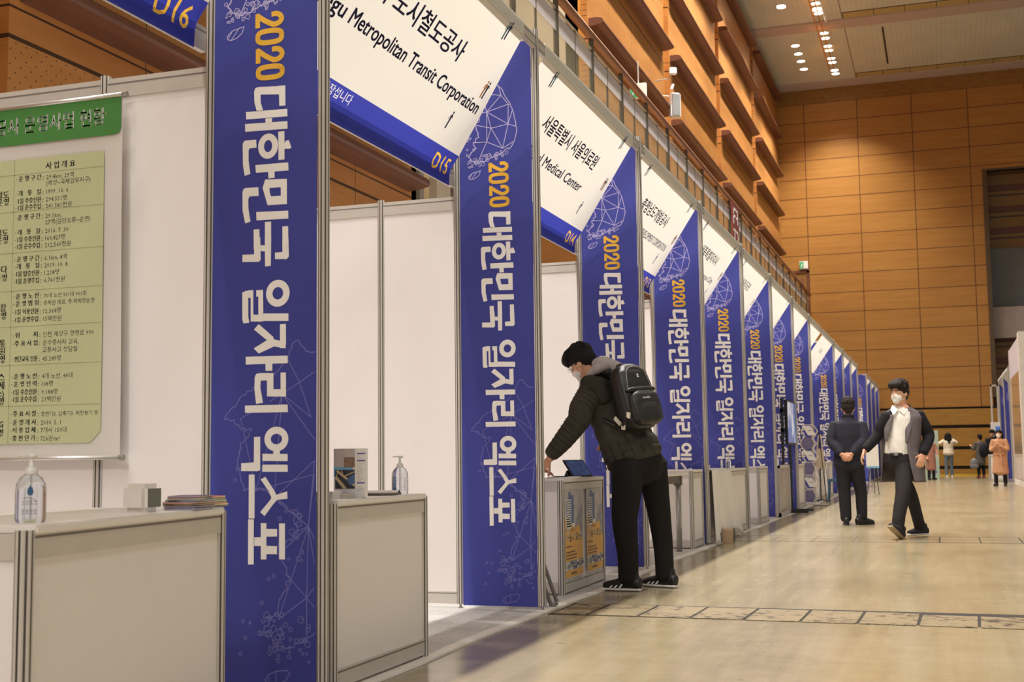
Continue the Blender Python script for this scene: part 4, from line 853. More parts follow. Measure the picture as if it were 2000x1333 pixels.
# folding stand leaning at the middle counter
fs_=empty('folding_stand','grey metal folding stand leaning beside the second pillar','stand',(0,7.1,0))
TB=M('stand_grey',(118,112,108),.45,.3)
g=MB().tube([(-.17,.05,.62),(-.052,.0,.28),(.034,.0,.035)],.011,6); g.build('leg',TB,fs_); MB().tube([(-.20,-.04,.62),(-.085,-.03,.26),(.006,-.02,.014)],.011,6).build('leg',TB,fs_)
MB().tube([(.036,.0,.032),(.008,-.02,.010)],.012,6).build('foot_bar',TB,fs_); MB().tube([(-.17,.05,.62),(-.20,-.04,.62)],.011,6).build('top_bar',TB,fs_)
# ------------------------------------------------------------------ metal legged table at the D13 booth
t=empty('folding_table','white table with dark rail and steel legs at the D13 booth','table',(0,0,.008))
MB().box(-.62,-.03,9.9,11.52,.69,.717).build('tabletop',WHITE,t,bevel=.006)
MB().box(-.13,-.08,9.98,11.44,.62,.69).build('apron_rail',M('dark_apron',(98,92,88),.5),t)
for lx,ly in ((-.105,11.4),(-.55,11.4),(-.105,10.02),(-.55,10.02)):
    lg=MB().tube([(lx,ly,0.0),(lx,ly,.63)],.026,14).build('leg',STEEL,t,True); MB().box(lx-.034,lx+.034,ly-.034,ly+.034,.60,.685).build('leg_socket',bpy.data.materials['dark_apron'],lg)
# ------------------------------------------------------------------ cloth covered counter
CL=M('table_cloth',(244,238,232),.8,var=.03,bump=.1,bs=200,transl=.1)
vs=[];fs=[]; nu,nv=90,24
for j in range(nv+1):
    v=j/nv
    for i in range(nu+1):
        u=i/nu
        y=12.42+1.15*u
        if v<.25:      # on the top, running out to the edge
            x=-.34+.365*(v/.25); z=.7325
        else:
            d=(v-.25)/.75; lowest=.125-.105*math.exp(-(u/.16)**2)-.115*max(0,(u-.45)/.55)+.02*math.sin(u*11)
            z=.7325-(.7325-max(.012,lowest))*d
            x=.028+.02*d+d*(.034*math.sin(u*46)*math.exp(-(u/.3)**2)+.016*math.sin(u*17+1.0))+.05*d*u
            y=12.42+1.15*u+d*(.42*u-.05*(1-u)*(1-u))
        vs.append((x,y,z))
for j in range(nv):
    for i in range(nu): a=j*(nu+1)+i; fs.append((a,a+1,a+nu+2,a+nu+1))
o=MB().add(vs,fs).build('tablecloth',CL,None,True); o.modifiers.new('thick','SOLIDIFY').thickness=.004; tag(o,'white cloth draped over the counter beyond the metal table','tablecloth')
CARD=M('cardboard',(186,156,124),.7)
b=empty('cardboard_box','small cardboard box peeking out under the white cloth','box',(.10,12.86,0),.1)
MB().box(-.05,.05,-.13,.13,.0,.13).build('carton',CARD,b,bevel=.002); MB().box(-.051,.051,-.02,.02,.131,.132).build('tape_strip',PAPER,b)
bk=MB().box(.06,.12,13.12,13.20,0,.12).build('black_case',BLACK,None,bevel=.006); tag(bk,'small black case on the floor right of the cardboard box','case')
pbag=MB(); 
for i in range(7): pbag.lathe([(.0,-.02),(.035+.012*math.sin(i*2),-.01),(.045,.01),(.02,.03),(0,.036)],(-.14+.012*math.sin(i*3),12.62+.085*i,.757),9)
o=pbag.build('plastic_bundle',M('shiny_wrap',(226,218,206),.25,var=.06,vs=20),None,True); tag(o,'crumpled shiny plastic bundle on the white tablecloth','plastic wrap')
# ------------------------------------------------------------------ small framed stand and television
st=empty('frame_stand','low aluminium framed notice panel standing at the carpet edge','notice stand',(.03,17.85,.008))
g=MB(); g.box(-.06,.0,0,.05,0,.72); g.box(-.06,.0,1.2,1.25,0,.72); g.box(-.06,.0,0,1.25,.68,.72); g.box(-.06,.0,0,1.25,0,.06); g.build('frame',ALU,st)
MB().box(-.04,-.012,.05,1.2,.06,.68).build('notice_panel',M('notice_grey',(150,140,138),.3,var=.15,vs=3),st)
g=MB()
for z in (.56,.44,.32,.16): g.box(-.012,-.0105,.35,.7,z,z+.06)
g.build('notice_print',M('notice_print',(186,178,172),.5),st)
tv=empty('television_stand','television on a black floor stand facing the aisle','television',(0,19.2,.009))
g=MB(); g.box(-.05,-.005,.1,1.2,1.02,1.70); g.build('screen_housing',BLACK,tv,bevel=.006)
n=N('tv_picture'); k=n.noise((1,1,1),4,.5,2.2); n.L(n.ramp(k,[(.38,lin((70,96,160))),(.5,lin((112,140,196))),(.58,lin((200,206,220)))]),n.b.inputs['Base Color']); n.L(n.ramp(k,[(.38,lin((70,96,160))),(.5,lin((112,140,196))),(.58,lin((200,206,220)))]),n.b.inputs['Emission Color']); n.b.inputs['Emission Strength'].default_value=.5; n.b.inputs['Roughness'].default_value=.12
MB().box(-.006,-.003,.13,1.17,1.05,1.67).build('screen',n.m,tv)
MB().box(-.10,-.06,.02,.07,.03,1.72).build('pole',BLACK,tv); MB().box(-.10,-.06,.95,1.0,.03,1.72).build('pole',BLACK,tv); g=MB(); g.box(-.10,-.05,.02,1.0,1.2,1.26); g.box(-.10,-.05,.02,1.0,1.5,1.56); g.build('mount_bar',BLACK,tv)
for yy in (.0,.75): MB().box(-.12,.27,yy,yy+.07,.0,.03).build('foot',BLACK,tv,bevel=.004)
# ------------------------------------------------------------------ hexagon display rack
hx=empty('hexagon_rack','white rack of six stacked hexagon frames with cards and violet discs','display rack',(0,22.3,.009),0)
def hexring(cx,cz,r,y0,y1,t,squash=1.0):
    g=MB(); o=[(cx+r*math.cos(k*PI/3),cz+r*squash*math.sin(k*PI/3)) for k in range(6)]; i=[(cx+(r-t)*math.cos(k*PI/3),cz+(r-t)*squash*math.sin(k*PI/3)) for k in range(6)]
    v=[(p[0],y0,p[1]) for p in o]+[(p[0],y0,p[1]) for p in i]+[(p[0],y1,p[1]) for p in o]+[(p[0],y1,p[1]) for p in i]; f=[]
    for k in range(6):
        n_=(k+1)%6; f += [(k,n_,6+n_,6+k),(12+k,18+k,18+n_,12+n_),(k,12+k,12+n_,n_),(6+k,6+n_,18+n_,18+k)]
    return g.add(v,f)
VIO=M('violet_disc',(112,104,140),.5); HEXW=M('hexagon_white',(214,204,194),.45)
for i,z in enumerate((1.27,1.055,.84,.62,.385,.15)):
    x=.02 if i%2==0 else -.01
    f=hexring(x,z,.145,-.06,.06,.016,.9).build('hexagon_frame',HEXW,hx)
    if i%2==0:
        cd=MB().add([(x-.11,-.07,z+.085),(x+.02,-.07,z+.085),(x+.12,-.07,z-.075),(x-.02,-.07,z-.075),(x-.11,-.06,z+.085),(x+.02,-.06,z+.085),(x+.12,-.06,z-.075),(x-.02,-.06,z-.075)],[(0,1,2,3),(7,6,5,4),(0,4,5,1),(1,5,6,2),(2,6,7,3),(3,7,4,0)]).build('card',PAPER,f)
        g=MB(); g.box(x-.02,x+.04,-.0706,-.07,z-.0,z+.012); g.build('card_print',PRGREY,f)
    else: MB().lathe([(.10,-.01),(.10,.01)],n=20).xf(Matrix.Translation((x-.01,-.03,z))@Matrix.Rotation(PI/2,4,'X')).build('disc',VIO,f)
MB().tube([(.16,.1,1.35),(.26,.15,.02)],.008,6).build('rear_leg',BLACK,hx); MB().tube([(-.14,.1,1.35),(-.16,.15,.02)],.008,6).build('rear_leg',BLACK,hx)
MB().box(-.17,.28,-.08,.2,.0,.014).build('base_plate',HEXW,hx)
gl=MB().lathe([(0,-.02),(.02,0),(0,.02)],(.1,22.1,1.0),8)
# coat of the booth: bag stand
bg=empty('bag_stand','black display stand with three thin feet beside the hexagon rack','stand',(.06,23.6,.009))
MB().tube([(0,0,.02),(0,0,1.25)],.009,7).build('pole',BLACK,bg)
for a in (.3,2.4,4.5): MB().tube([(0,0,.05),(.18*math.cos(a),.18*math.sin(a),.01)],.009,6).build('foot',BLACK,bg)
MB().tube([(-.07,0,1.2),(.0,-.02,1.25),(.07,-.04,1.2)],.007,6).build('hook_arm',BLACK,bg)
g=MB().tube([(.0,-.02,.55),(.09,-.05,.78)],.006,6).tube([(.09,-.05,.78),(.14,-.03,.30)],.005,6).tube([(0,0,.45),(-.1,-.02,.75)],.005,6); g.build('clip_arm',BLACK,bg)
tt=empty('tote_bag','beige cloth tote bag hanging from the thin black stand','bag',(.075,23.5,.62))
vs=[(-.085,0,.0),(.085,0,0),(.06,0,.36),(-.06,0,.36),(-.085,.05,0),(.085,.05,0),(.06,.03,.36),(-.06,.03,.36)]
TOTE=M('tote_canvas',(226,206,172),.8,var=.04)
MB().add(vs,[(0,1,2,3),(7,6,5,4),(0,4,5,1),(1,5,6,2),(2,6,7,3),(3,7,4,0)]).build('pouch',TOTE,tt,bevel=.008)
MB().tube([(-.045,.01,.35),(-.03,.01,.5),(-.015,.04,.61),(.02,.04,.61),(.035,.01,.5),(.045,.01,.35)],.014,6).build('strap',TOTE,tt)
# easel near the walking man
ea=empty('easel','black tripod easel carrying a small white notice board','easel',(0.76,28.1,0))
MB().box(-.13,.13,-.012,.012,.58,1.08).xf(Matrix.Rotation(math.radians(8),4,'X')).build('board',PAPER,ea); MB().box(-.13,.13,-.015,.012,.58,.62).xf(Matrix.Rotation(math.radians(8),4,'X')).build('blue_edge',SKY,ea)
for a,b in ((-.13,-.1),(.115,-.12),(0,.35)): MB().tube([(0,.0,1.02),(a,b,.01)],.008,6).build('leg',BLACK,ea)
st=empty('step_stool','low teal stool seen between the legs of the man in the navy suit','stool',(.27,24.6,0))
MB().box(-.17,.17,-.17,.17,.36,.41).build('seat',M('teal_plastic',(78,122,150),.5),st,bevel=.02)
for a in (-1,1):
    for b in (-1,1): MB().tube([(.13*a,.13*b,.37),(.16*a,.16*b,.0)],.016,6).build('leg',bpy.data.materials['teal_plastic'],st)
# green board by the end wall
gb=empty('information_board','pale green upright information board near the end wall','board',(1.80,46.75,0))
MB().box(-.22,.25,-.05,.05,0,1.67).build('panel',M('mint_board',(186,208,188),.5,var=.06,vs=3),gb)
for x,z,w,h,c in ((.02,1.5,.16,.07,(120,150,140)),(-.1,1.15,.2,.25,(120,190,130)),(.1,.92,.1,.09,(110,170,120)),(.08,.55,.09,.09,(70,110,160)),(.0,.2,.08,.08,(180,140,150)),(.12,.22,.1,.1,(120,140,170))):
    MB().box(x-w/2,x+w/2,-.054,-.05,z-h/2,z+h/2).build('printed_spot',M('print_spot',c,.6),gb)
# ------------------------------------------------------------------ booths on the right side of the aisle
RG='blue banner pillars on the right side of the aisle'
for i,(y,nm) in enumerate(((39.9,'right aisle banner pillar nearest, beside the tan glass wall'),(43.3,'second banner pillar on the right side of the aisle'),(46.7,'farthest banner pillar on the right side of the aisle'))):
    dup(pil,(4.62,y,0),nm,group=RG)
def rsign(y0,y1,label):
    r=empty('booth_sign',label,'booth sign',(4.1,y1,0),PI,'slanted booth name signs')
    L=y1-y0
    MB().box(-.012,.012,.02,L-.02,3.29,3.37).build('front_beam',ALU,r)
    MB().add([(.0165,.12,3.374),(.0165,L-.12,3.374),(.0165,L-.12,3.30),(.0165,.12,3.30),(-.46,.12,2.65),(-.46,L-.12,2.65)],[(0,1,2,3),(3,2,5,4)]).build('sign_panel',VINYL,r)
    MB().add([(-.46,.12,2.65),(-.46,L-.12,2.65),(-.48,L-.12,2.485),(-.48,.12,2.485)],[(0,1,2,3)]).build('blue_strip',BLUEF,r)
rsign(39.95,43.25,'slanted white sign nearest on the right side of the aisle'); rsign(43.35,46.65,'slanted white sign farthest on the right side of the aisle')
TAN=N('tan_glass'); TAN.b.inputs['Base Color'].default_value=lin((190,160,124)); TAN.b.inputs['Roughness'].default_value=.12; TAN.b.inputs['Specular IOR Level'].default_value=.8
TAN.L(TAN.mix(TAN.line(TAN.y,.55,0,.05),lin((186,152,114)),lin((150,128,108))),TAN.b.inputs['Base Color'])
gw=empty('glass_booth_wall','tan glazed booth wall with a lilac upper panel at the right edge','booth wall',(4.1,0,0))
MB().box(.0,.05,33.9,38.6,.12,2.95).build('glazing',TAN.m,gw); MB().box(.0,.05,33.9,38.6,2.95,3.78).build('upper_panel',M('lilac_panel',(196,184,190),.5),gw); MB().box(-.01,.06,33.9,38.6,0,.12).build('plinth',WHITE,gw)
MB().box(-.03,.5,33.3,33.9,0,3.85).build('end_post',M('post_cream',(204,194,184),.5),gw)
MB().box(-.02,.0,38.5,38.62,0,3.78).build('edge_trim',ALU,gw)
counter('counter','small white counter on the right side behind the woman in the camel coat',4.0,40.6,L=1.0,D=.5,H=.8,rz=0)
rc=empty('screen_cabinet','white upright screen cabinet at the far end of the right side booths','cabinet',(4.0,48.4,0))
MB().box(-.15,.35,-.2,.2,0,1.95).build('body',WHITE,rc); MB().box(.0,.2,-.21,-.2,1.3,1.8).build('screen',M('blue_screen',(70,110,180),.2,emit=.4),rc); 
g=MB(); g.box(-.12,-.06,-.1,-.04,1.95,3.3); g.box(.1,.16,-.1,-.04,1.95,3.3); g.box(-.12,.16,-.1,-.04,3.24,3.3); g.build('upper_frame',ALU,rc)
# ------------------------------------------------------------------ people
V3=lambda *a: Vector(a)
def fuse(name, mbs, mat, parent, voxel=.008, smooth=3, fac=.5, disp=None):
    me=bpy.data.meshes.new('f'); vs=[];fs=[]
    for m in mbs:
        n=len(vs); vs+=m.v; fs+=[tuple(n+i for i in q) for q in m.f]
    me.from_pydata(vs,[],fs)
    bm=bmesh.new(); bm.from_mesh(me)
    # orient each closed shell outward
    bmesh.ops.recalc_face_normals(bm,faces=bm.faces); bm.to_mesh(me); bm.free()
    o=bpy.data.objects.new('f',me); COL.objects.link(o)
    r=o.modifiers.new('r','REMESH'); r.mode='VOXEL'; r.voxel_size=voxel; r.adaptivity=0
    if smooth: s=o.modifiers.new('s','SMOOTH'); s.iterations=smooth; s.factor=fac
    dg=bpy.context.evaluated_depsgraph_get(); out=bpy.data.meshes.new_from_object(o.evaluated_get(dg),depsgraph=dg)
    bpy.data.objects.remove(o); bpy.data.meshes.remove(me)
    if disp: 
        for v in out.vertices: v.co += disp(v.co)
    out.name=name; out.materials.clear(); out.materials.append(mat); out.polygons.foreach_set('use_smooth',[True]*len(out.polygons))
    return link(name,out,parent)
def etube(pts, ab, side, n=18, ribs=None, caps=True):
    """tube with elliptical rings; ab=[(half width along side, half depth)]; rounded ends"""
    pts=[Vector(p) for p in pts]; side=Vector(side).normalized(); P=[];A=[]
    # refine with catmull-rom
    def cr(l,i,t):
        p0=l[max(i-1,0)];p1=l[i];p2=l[i+1];p3=l[min(i+2,len(l)-1)]
        return .5*((2*p1)+(p2-p0)*t+(2*p0-5*p1+4*p2-p3)*t*t+(3*p1-p0-3*p2+p3)*t**3)
    q=[Vector((a,b)) for a,b in ab]; sub=12 if ribs else 8
    for i in range(len(pts)-1):
        for k in range(sub): P.append(cr(pts,i,k/sub)); A.append(q[i].lerp(q[i+1],k/sub))
    P.append(pts[-1]); A.append(q[-1])
    if caps:
        d0=(P[0]-P[1]).normalized(); d1=(P[-1]-P[-2]).normalized(); e0=min(A[0])*.6; e1=min(A[-1])*.6
        P=[P[0]+d0*e0*.95,P[0]+d0*e0*.6]+P+[P[-1]+d1*e1*.6,P[-1]+d1*e1*.95]; A=[A[0]*.3,A[0]*.8]+A+[A[-1]*.8,A[-1]*.3]
    m=MB(); rings=[]; L=0
    for i,p in enumerate(P):
        d=(P[min(i+1,len(P)-1)]-P[max(i-1,0)]).normalized(); s=(side-d*side.dot(d)); 
        if s.length<1e-3: s=d.orthogonal()
        s.normalize(); b=d.cross(s); 
        if i: L+=(P[i]-P[i-1]).length
        k=1+(ribs[1]*(abs(math.sin(PI*L/ribs[0]))-.62) if ribs else 0)
        rings.append([p+s*A[i].x*k*math.cos(2*PI*j/n)+b*A[i].y*k*math.sin(2*PI*j/n) for j in range(n)])
    vs=[v for r in rings for v in r]; fs=[]
    for i in range(len(P)-1):
        for j in range(n): fs.append((i*n+j,i*n+(j+1)%n,(i+1)*n+(j+1)%n,(i+1)*n+j))
    fs += [tuple(range(n-1,-1,-1)), tuple((len(P)-1)*n+j for j in range(n))]
    return m.add(vs,fs)
def limb(pts, rs, n=14, ribs=None): return etube(pts,[(r,r) for r in rs],(0.31,.17,.9) if abs((Vector(pts[0])-Vector(pts[-1])).normalized().z)<.8 else (1,.2,0),n,ribs)
def ell(c, r, Mx=None, n=16):
    m=MB(); vs=[];fs=[]; h=n//2
    for i in range(1,h):
        t=PI*i/h
        for j in range(n): vs.append(Vector((r[0]*math.sin(t)*math.cos(2*PI*j/n), r[1]*math.sin(t)*math.sin(2*PI*j/n), r[2]*math.cos(t))))
    a=len(vs); vs += [Vector((0,0,r[2])),Vector((0,0,-r[2]))]
    for i in range(h-2):
        for j in range(n): fs.append((i*n+j,(i+1)*n+j,(i+1)*n+(j+1)%n,i*n+(j+1)%n))
    for j in range(n): fs.append((a,j,(j+1)%n)); fs.append((a+1,(h-2)*n+(j+1)%n,(h-2)*n+j))
    c=Vector(c); vs=[c+(Mx@v if Mx else v) for v in vs]
    return m.add(vs,fs)
def frame(fwd, up=(0,0,1)):
    f=Vector(fwd).normalized(); u=Vector(up); x=f.cross(u).normalized(); u=x.cross(f); return Matrix((x,f,u)).transposed()  # columns right, forward, up
def hand(w, d, pn, th, s=.95, curl=.5, spread=.1):
    """w wrist, d finger direction, pn palm normal, th direction of the thumb side"""
    d=Vector(d).normalized(); th=Vector(th); th=(th-d*th.dot(d)).normalized(); pn_=d.cross(th); pn=pn_ if pn_.dot(Vector(pn))>0 else -pn_
    w=Vector(w); out=[etube([w-d*.02,w+d*.03*s,w+d*.085*s],[(.024*s,.018*s),(.038*s,.016*s),(.040*s,.013*s)],th,14)]
    for k,(off,ln,c) in enumerate(((.030,.068,1.0),(.0105,.076,1.0),(-.0095,.070,1.1),(-.029,.055,1.25))):
        b=w+d*.080*s+th*off*s; dd=(d+th*off*spread*12).normalized(); pts=[b]; a=0
        for j in range(3):
            a+=curl*c*(.35 if j==0 else .6); dv=(dd*math.cos(a)+pn*math.sin(a)); pts.append(pts[-1]+dv*ln*s*(.42,.33,.25)[j])
        out.append(limb(pts,[.0088*s,.0082*s,.0075*s,.0064*s],8))
    b=w+d*.025*s+th*.026*s; t1=(th*.75+d*.65+pn*.25).normalized(); t2=(th*.35+d*.85+pn*.35).normalized()
    out.append(limb([b,b+t1*.035*s,b+t1*.035*s+t2*.03*s,b+t1*.035*s+t2*.055*s],[.013*s,.0105*s,.0095*s,.0075*s],8))
    return out
def head_parts(hc, R, s=.95, nose=True):
    T=lambda x,y,z: Vector(hc)+R@Vector((x,y,z))*s
    S=lambda *r: tuple(v*s for v in r)
    p=[ell(T(0,-.012,.035),S(.076,.094,.090),R),ell(T(0,.012,-.03),S(.066,.078,.085),R),ell(T(0,.035,-.075),S(.050,.054,.045),R),ell(T(0,.062,-.100),S(.028,.026,.022),R),
       ell(T(.077,-.008,-.02),S(.011,.020,.032),R,12),ell(T(-.077,-.008,-.02),S(.011,.020,.032),R,12)]
    if nose: p += [limb([T(0,.082,.005),T(0,.096,-.022),T(0,.102,-.036)],[.008*s,.010*s,.012*s],8), ell(T(.012,.092,-.038),S(.009,.010,.008),R,10), ell(T(-.012,.092,-.038),S(.009,.010,.008),R,10), ell(T(0,.086,-.066),S(.024,.010,.006),R,10), ell(T(0,.084,-.077),S(.020,.011,.006),R,10)]
    return p
EYEW=M('eye_white',(226,220,214),.3,var=0); HAIRB=M('black_hair',(22,18,17),.75,var=.25,vs=60,bump=.8,bs=220,spec=.3); HAIRBR=M('dark_brown_hair',(36,28,23),.75,var=.3,vs=60,bump=.8,bs=220,spec=.3)
MASK=M('white_mask',(236,232,226),.8,var=.02)
def face_bits(root, hc, R, s=.95):
    T=lambda x,y,z: Vector(hc)+R@Vector((x,y,z))*s
    for sx in (-1,1):
        e=ell(T(.031*sx,.079,.002),(.0125*s,.008*s,.007*s),R,10).build('eye',EYEW,root,True)
        ell(T(.031*sx,.0865,.002),(.0055*s,.003*s,.0058*s),R,8).build('iris',BLACK,e,True)
        limb([T(.015*sx,.089,.020),T(.032*sx,.088,.024),T(.048*sx,.076,.020)],[.003*s]*3,6).build('eyebrow',HAIRB,root,True)
def mask_on(root, hc, R, s=.95, vox=.005):
    T=lambda x,y,z: Vector(hc)+R@Vector((x,y,z))*s
    o=fuse('face_mask',[ell(T(0,.046,-.055),(.060*s,.054*s,.052*s),R),ell(T(0,.066,-.038),(.036*s,.042*s,.034*s),R),ell(T(0,.062,-.085),(.040*s,.036*s,.036*s),R)],MASK,root,vox,3)
    for sx in (-1,1):
        MB().tube([T(.054*sx,.058,-.035),T(.074*sx,.02,-.02),T(.084*sx,-.012,-.0),T(.080*sx,-.024,-.03),T(.066*sx,.02,-.07),T(.052*sx,.045,-.085)],.0016,5).build('ear_loop',MASK,o)
def hair_short(root, hc, R, mat, s=.95, fringe=True, vox=.006, vol=1.0, seed=1, fl=0):
    T=lambda x,y,z: Vector(hc)+R@Vector((x,y,z))*s
    rn=random.Random(seed); k=vol
    p=[ell(T(0,-.022,.052),(.084*s*k,.098*s*k,.088*s*k),R),ell(T(0,-.055,.0),(.078*s*k,.062*s,.075*s),R),ell(T(.066,-.018,.015),(.022*s,.045*s,.052*s),R,12),ell(T(-.066,-.018,.015),(.022*s,.045*s,.052*s),R,12),ell(T(0,-.07,-.05),(.055*s,.035*s,.045*s),R)]
    if fringe:
        for i in range(13):
            a=-1.15+2.3*i/12+rn.uniform(-.05,.05); x=.070*math.sin(a); y=.030+.064*math.cos(a)
            p.append(limb([T(x*.75,y*.55,.115),T(x*1.0,y+.006,.082),T(x*1.06+rn.uniform(-.006,.006),y+.008,.040+fl+rn.uniform(-.012,.008))],[.018*s,.017*s,.006*s],8))
    for i in range(70):
        th=rn.uniform(0,2*PI); ph=rn.uniform(.05,1.45); x=math.sin(ph)*math.cos(th); y=math.sin(ph)*math.sin(th); z=math.cos(ph)
        b=T(x*.080*k,-.022+y*.094*k,.052+z*.084*k); d=R@Vector((x*.5+rn.uniform(-.4,.4),y*.5+rn.uniform(-.2,.5)-.1,z*.4-.35)); p.append(limb([b-d*.012,b+d*.014,b+d*.036],[.011*s,.009*s,.004*s],6))
    return fuse('hair',p,mat,root,vox,1)
def shoe(root, ankle, toe, L=.27, mat=BLACK, sole=WHITE, vox=.005, pitch=0, stripes=False, h=.09, name='shoe'):
    """ankle: point above the heel at ground frame; toe: horizontal direction, pitch lifts the toe"""
    f=Vector(toe).normalized(); f=(f*math.cos(pitch)+Vector((0,0,1))*math.sin(pitch)).normalized(); R=frame(f,(0,0,1) if abs(f.z)<.9 else (1,0,0)); A=Vector(ankle)
    T=lambda x,y,z: A+R@Vector((x,y,z))
    up=fuse(name,[etube([T(0,-.055,.045),T(0,.02,.052),T(0,.10,.040),T(0,L-.11,.030)],[(.036,.045),(.038,.05),(.042,.036),(.036,.026)],R@Vector((1,0,0))),limb([T(0,-.02,.05),T(0,-.015,h+.02)],[.040,.040])],mat,root,vox,2)
    so=etube([T(0,-.062,.012),T(0,.02,.012),T(0,.10,.012),T(0,L-.10,.014)],[(.034,.012),(.037,.012),(.044,.012),(.036,.012)],R@Vector((1,0,0))).build('sole',sole,up,True)
    if stripes:
        for sx in (-1,1):
            for i in range(3):
                y=.045+.032*i; q=[T(sx*(.0445-.0005*i),y+.016,.022),T(sx*(.0445-.0005*i),y+.028,.022),T(sx*(.030),y-.012,.075-.008*i),T(sx*(.030),y-.024,.075-.008*i)]
                m=MB().add([a+R@Vector((sx*.002,0,0)) for a in q]+[a+R@Vector((sx*-.012,0,0)) for a in q],[(0,1,2,3),(7,6,5,4),(0,4,5,1),(1,5,6,2),(2,6,7,3),(3,7,4,0)]); m.build('side_stripe',WHITE,up)
        for i in range(4): MB().tube([T(-.02,.055+.018*i,.088-.011*i),T(.02,.055+.018*i,.088-.011*i)],.003,5).build('lace',mat,up)
    return up
def person(label, root): return empty('person',label,'person',root)
def rel(root): 
    r=Vector(root)
    return lambda *a: Vector(a)-r
CLOTH=lambda n,c,**k: M(n,c,.85,var=.10,vs=14,spec=.2,**k)
# ---- the bending man at the middle counter
rt_=(.25,8.22,0); W_=rel(rt_)
pr=person('man in dark quilted jacket with black backpack bending over the counter with orange posters',rt_)
Ft=Vector((-.87,.5,0)); Lf=Vector((-.5,-.87,0))
hc=W_(-.118,8.26,1.515); HR_=frame((-.80,.12,-.58),(-.5,.1,.8))
nb=W_(.0,8.27,1.39)
sL=W_(-.030,8.10,1.315); sR=W_(.125,8.43,1.33); eL=W_(-.068,8.01,1.125); wL=W_(-.272,7.99,.865); eR=W_(.13,8.56,1.08); wR=W_(.075,8.40,.975)
hL=W_(.225,8.14,.84); hR=W_(.335,8.33,.84); kL=W_(.205,8.09,.45); kR=W_(.380,8.36,.46); aL=W_(.232,8.09,.09); aR=W_(.415,8.36,.09)
body=head_parts(hc,HR_)+[limb([hc+HR_@Vector((0,-.03,-.05)),nb],[.052,.058]),etube([nb,W_(.09,8.27,1.25),W_(.2,8.25,1.0),W_(.28,8.24,.84)],[(.09,.07),(.16,.10),(.14,.10),(.15,.11)],Lf),
  limb([sL,eL,wL],[.05,.04,.027]),limb([sR,eR,wR],[.05,.04,.027]),limb([hL,kL,aL],[.075,.055,.04]),limb([hR,kR,aR],[.075,.055,.04])]
body += hand(wL,(-.62,-.05,-.78),(.7,-.2,-.6),(.62,-.62,-.35),.98,.28,.22)+hand(wR,(-.9,.1,-.2),(0,0,-1),(0,-1,.2),.95,.6)
fuse('body',body,SKIN,pr,.0048,3,.4)
face_bits(pr,hc,HR_); mask_on(pr,hc,HR_); hair_short(pr,hc,HR_,HAIRB,.98,True,.005,1.06,3)
T=lambda x,y,z: hc+HR_@Vector((x,y,z))*.95
g=MB()
for sx in (-1,1): g.tube([T(.031*sx+.024*math.cos(t),.098,.0+.018*math.sin(t)) for t in [i*PI/6 for i in range(13)]],.0016,5); g.tube([T(.055*sx,.098,.004),T(.08*sx,.0,.006)],.0016,5)
g.tube([T(-.008,.098,.004),T(.008,.098,.004)],.0016,5); g.build('glasses',STEEL,pr)
JK=CLOTH('quilted_jacket',(64,60,52),bump=.15,bs=90); JY=CLOTH('jacket_yoke',(54,50,44)); 
jt=[etube([W_(.0,8.265,1.37),W_(.055,8.265,1.27),W_(.14,8.25,1.08),W_(.215,8.245,.93),W_(.245,8.24,.865)],[(.13,.085),(.205,.125),(.20,.150),(.205,.185),(.205,.195)],Lf,26,(.085,.05)),
    limb([sL+Vector((.03,.04,.0)),sL*.35+eL*.65+Vector((-.005,-.01,0)),eL,eL.lerp(wL,.55),wL+Vector((.012,0,.03))],[.098,.082,.078,.066,.050],20,(.042,.035)),
    limb([sR,eR,wR+Vector((.01,.02,.02))],[.088,.072,.05],18,(.040,.13)),
    etube([W_(.03,8.10,1.36),W_(.09,8.42,1.37)],[(.06,.05),(.06,.05)],(1,0,0))]
fuse('jacket',jt,JK,pr,.0052,1,.3)
def seams(pts,rs,step,parent,mat,skip=.03,k=1.0):
    P=[];A=[]
    for i in range(len(pts)-1):
        for t in range(10): P.append(Vector(pts[i]).lerp(Vector(pts[i+1]),t/10)); A.append(rs[i]+(rs[i+1]-rs[i])*t/10)
    L=0; nxt=skip
    for a in range(1,len(P)):
        L+=(P[a]-P[a-1]).length
        if L>=nxt:
            nxt+=step; d=(P[a]-P[a-1]).normalized(); u=d.orthogonal().normalized(); w=d.cross(u)
            MB().tube([P[a]+(u*math.cos(q*PI/8)+w*math.sin(q*PI/8))*A[a]*k for q in range(17)],.0022,5,False).build('quilt_seam',mat,parent)
SEAM=M('seam_dark',(26,24,20),.9,var=0)
seams([sL+Vector((.03,.04,.0)),sL*.35+eL*.65+Vector((-.005,-.01,0)),eL,eL.lerp(wL,.55),wL+Vector((.012,0,.03))],[.098,.082,.078,.066,.050],.036,pr,SEAM,.03,1.02)
tp_=[W_(.14,8.25,1.08),W_(.215,8.245,.93),W_(.245,8.24,.85)]; ta_=[(.20,.150),(.205,.185),(.207,.198)]
for an in (-75,-55,-35,-15,5,25,45,65,85,110):
    pts=[]
    for i in range(9):
        t=i/8*2; k=min(1,int(t)); f_=t-k; c_=tp_[k].lerp(tp_[k+1],f_); a_=ta_[k][0]+(ta_[k+1][0]-ta_[k][0])*f_; b_=ta_[k][1]+(ta_[k+1][1]-ta_[k][1])*f_
        d_=(tp_[k+1]-tp_[k]).normalized(); s__=(Lf-d_*Lf.dot(d_)).normalized(); q_=d_.cross(s__)
        if q_.dot(Ft)>0: q_=-q_
        th=math.radians(an); pts.append(c_+(s__*a_*math.cos(th)+q_*b_*math.sin(th))*1.0)
    MB().tube(pts[2:],.0024,5,False).build('quilt_seam',SEAM,pr)
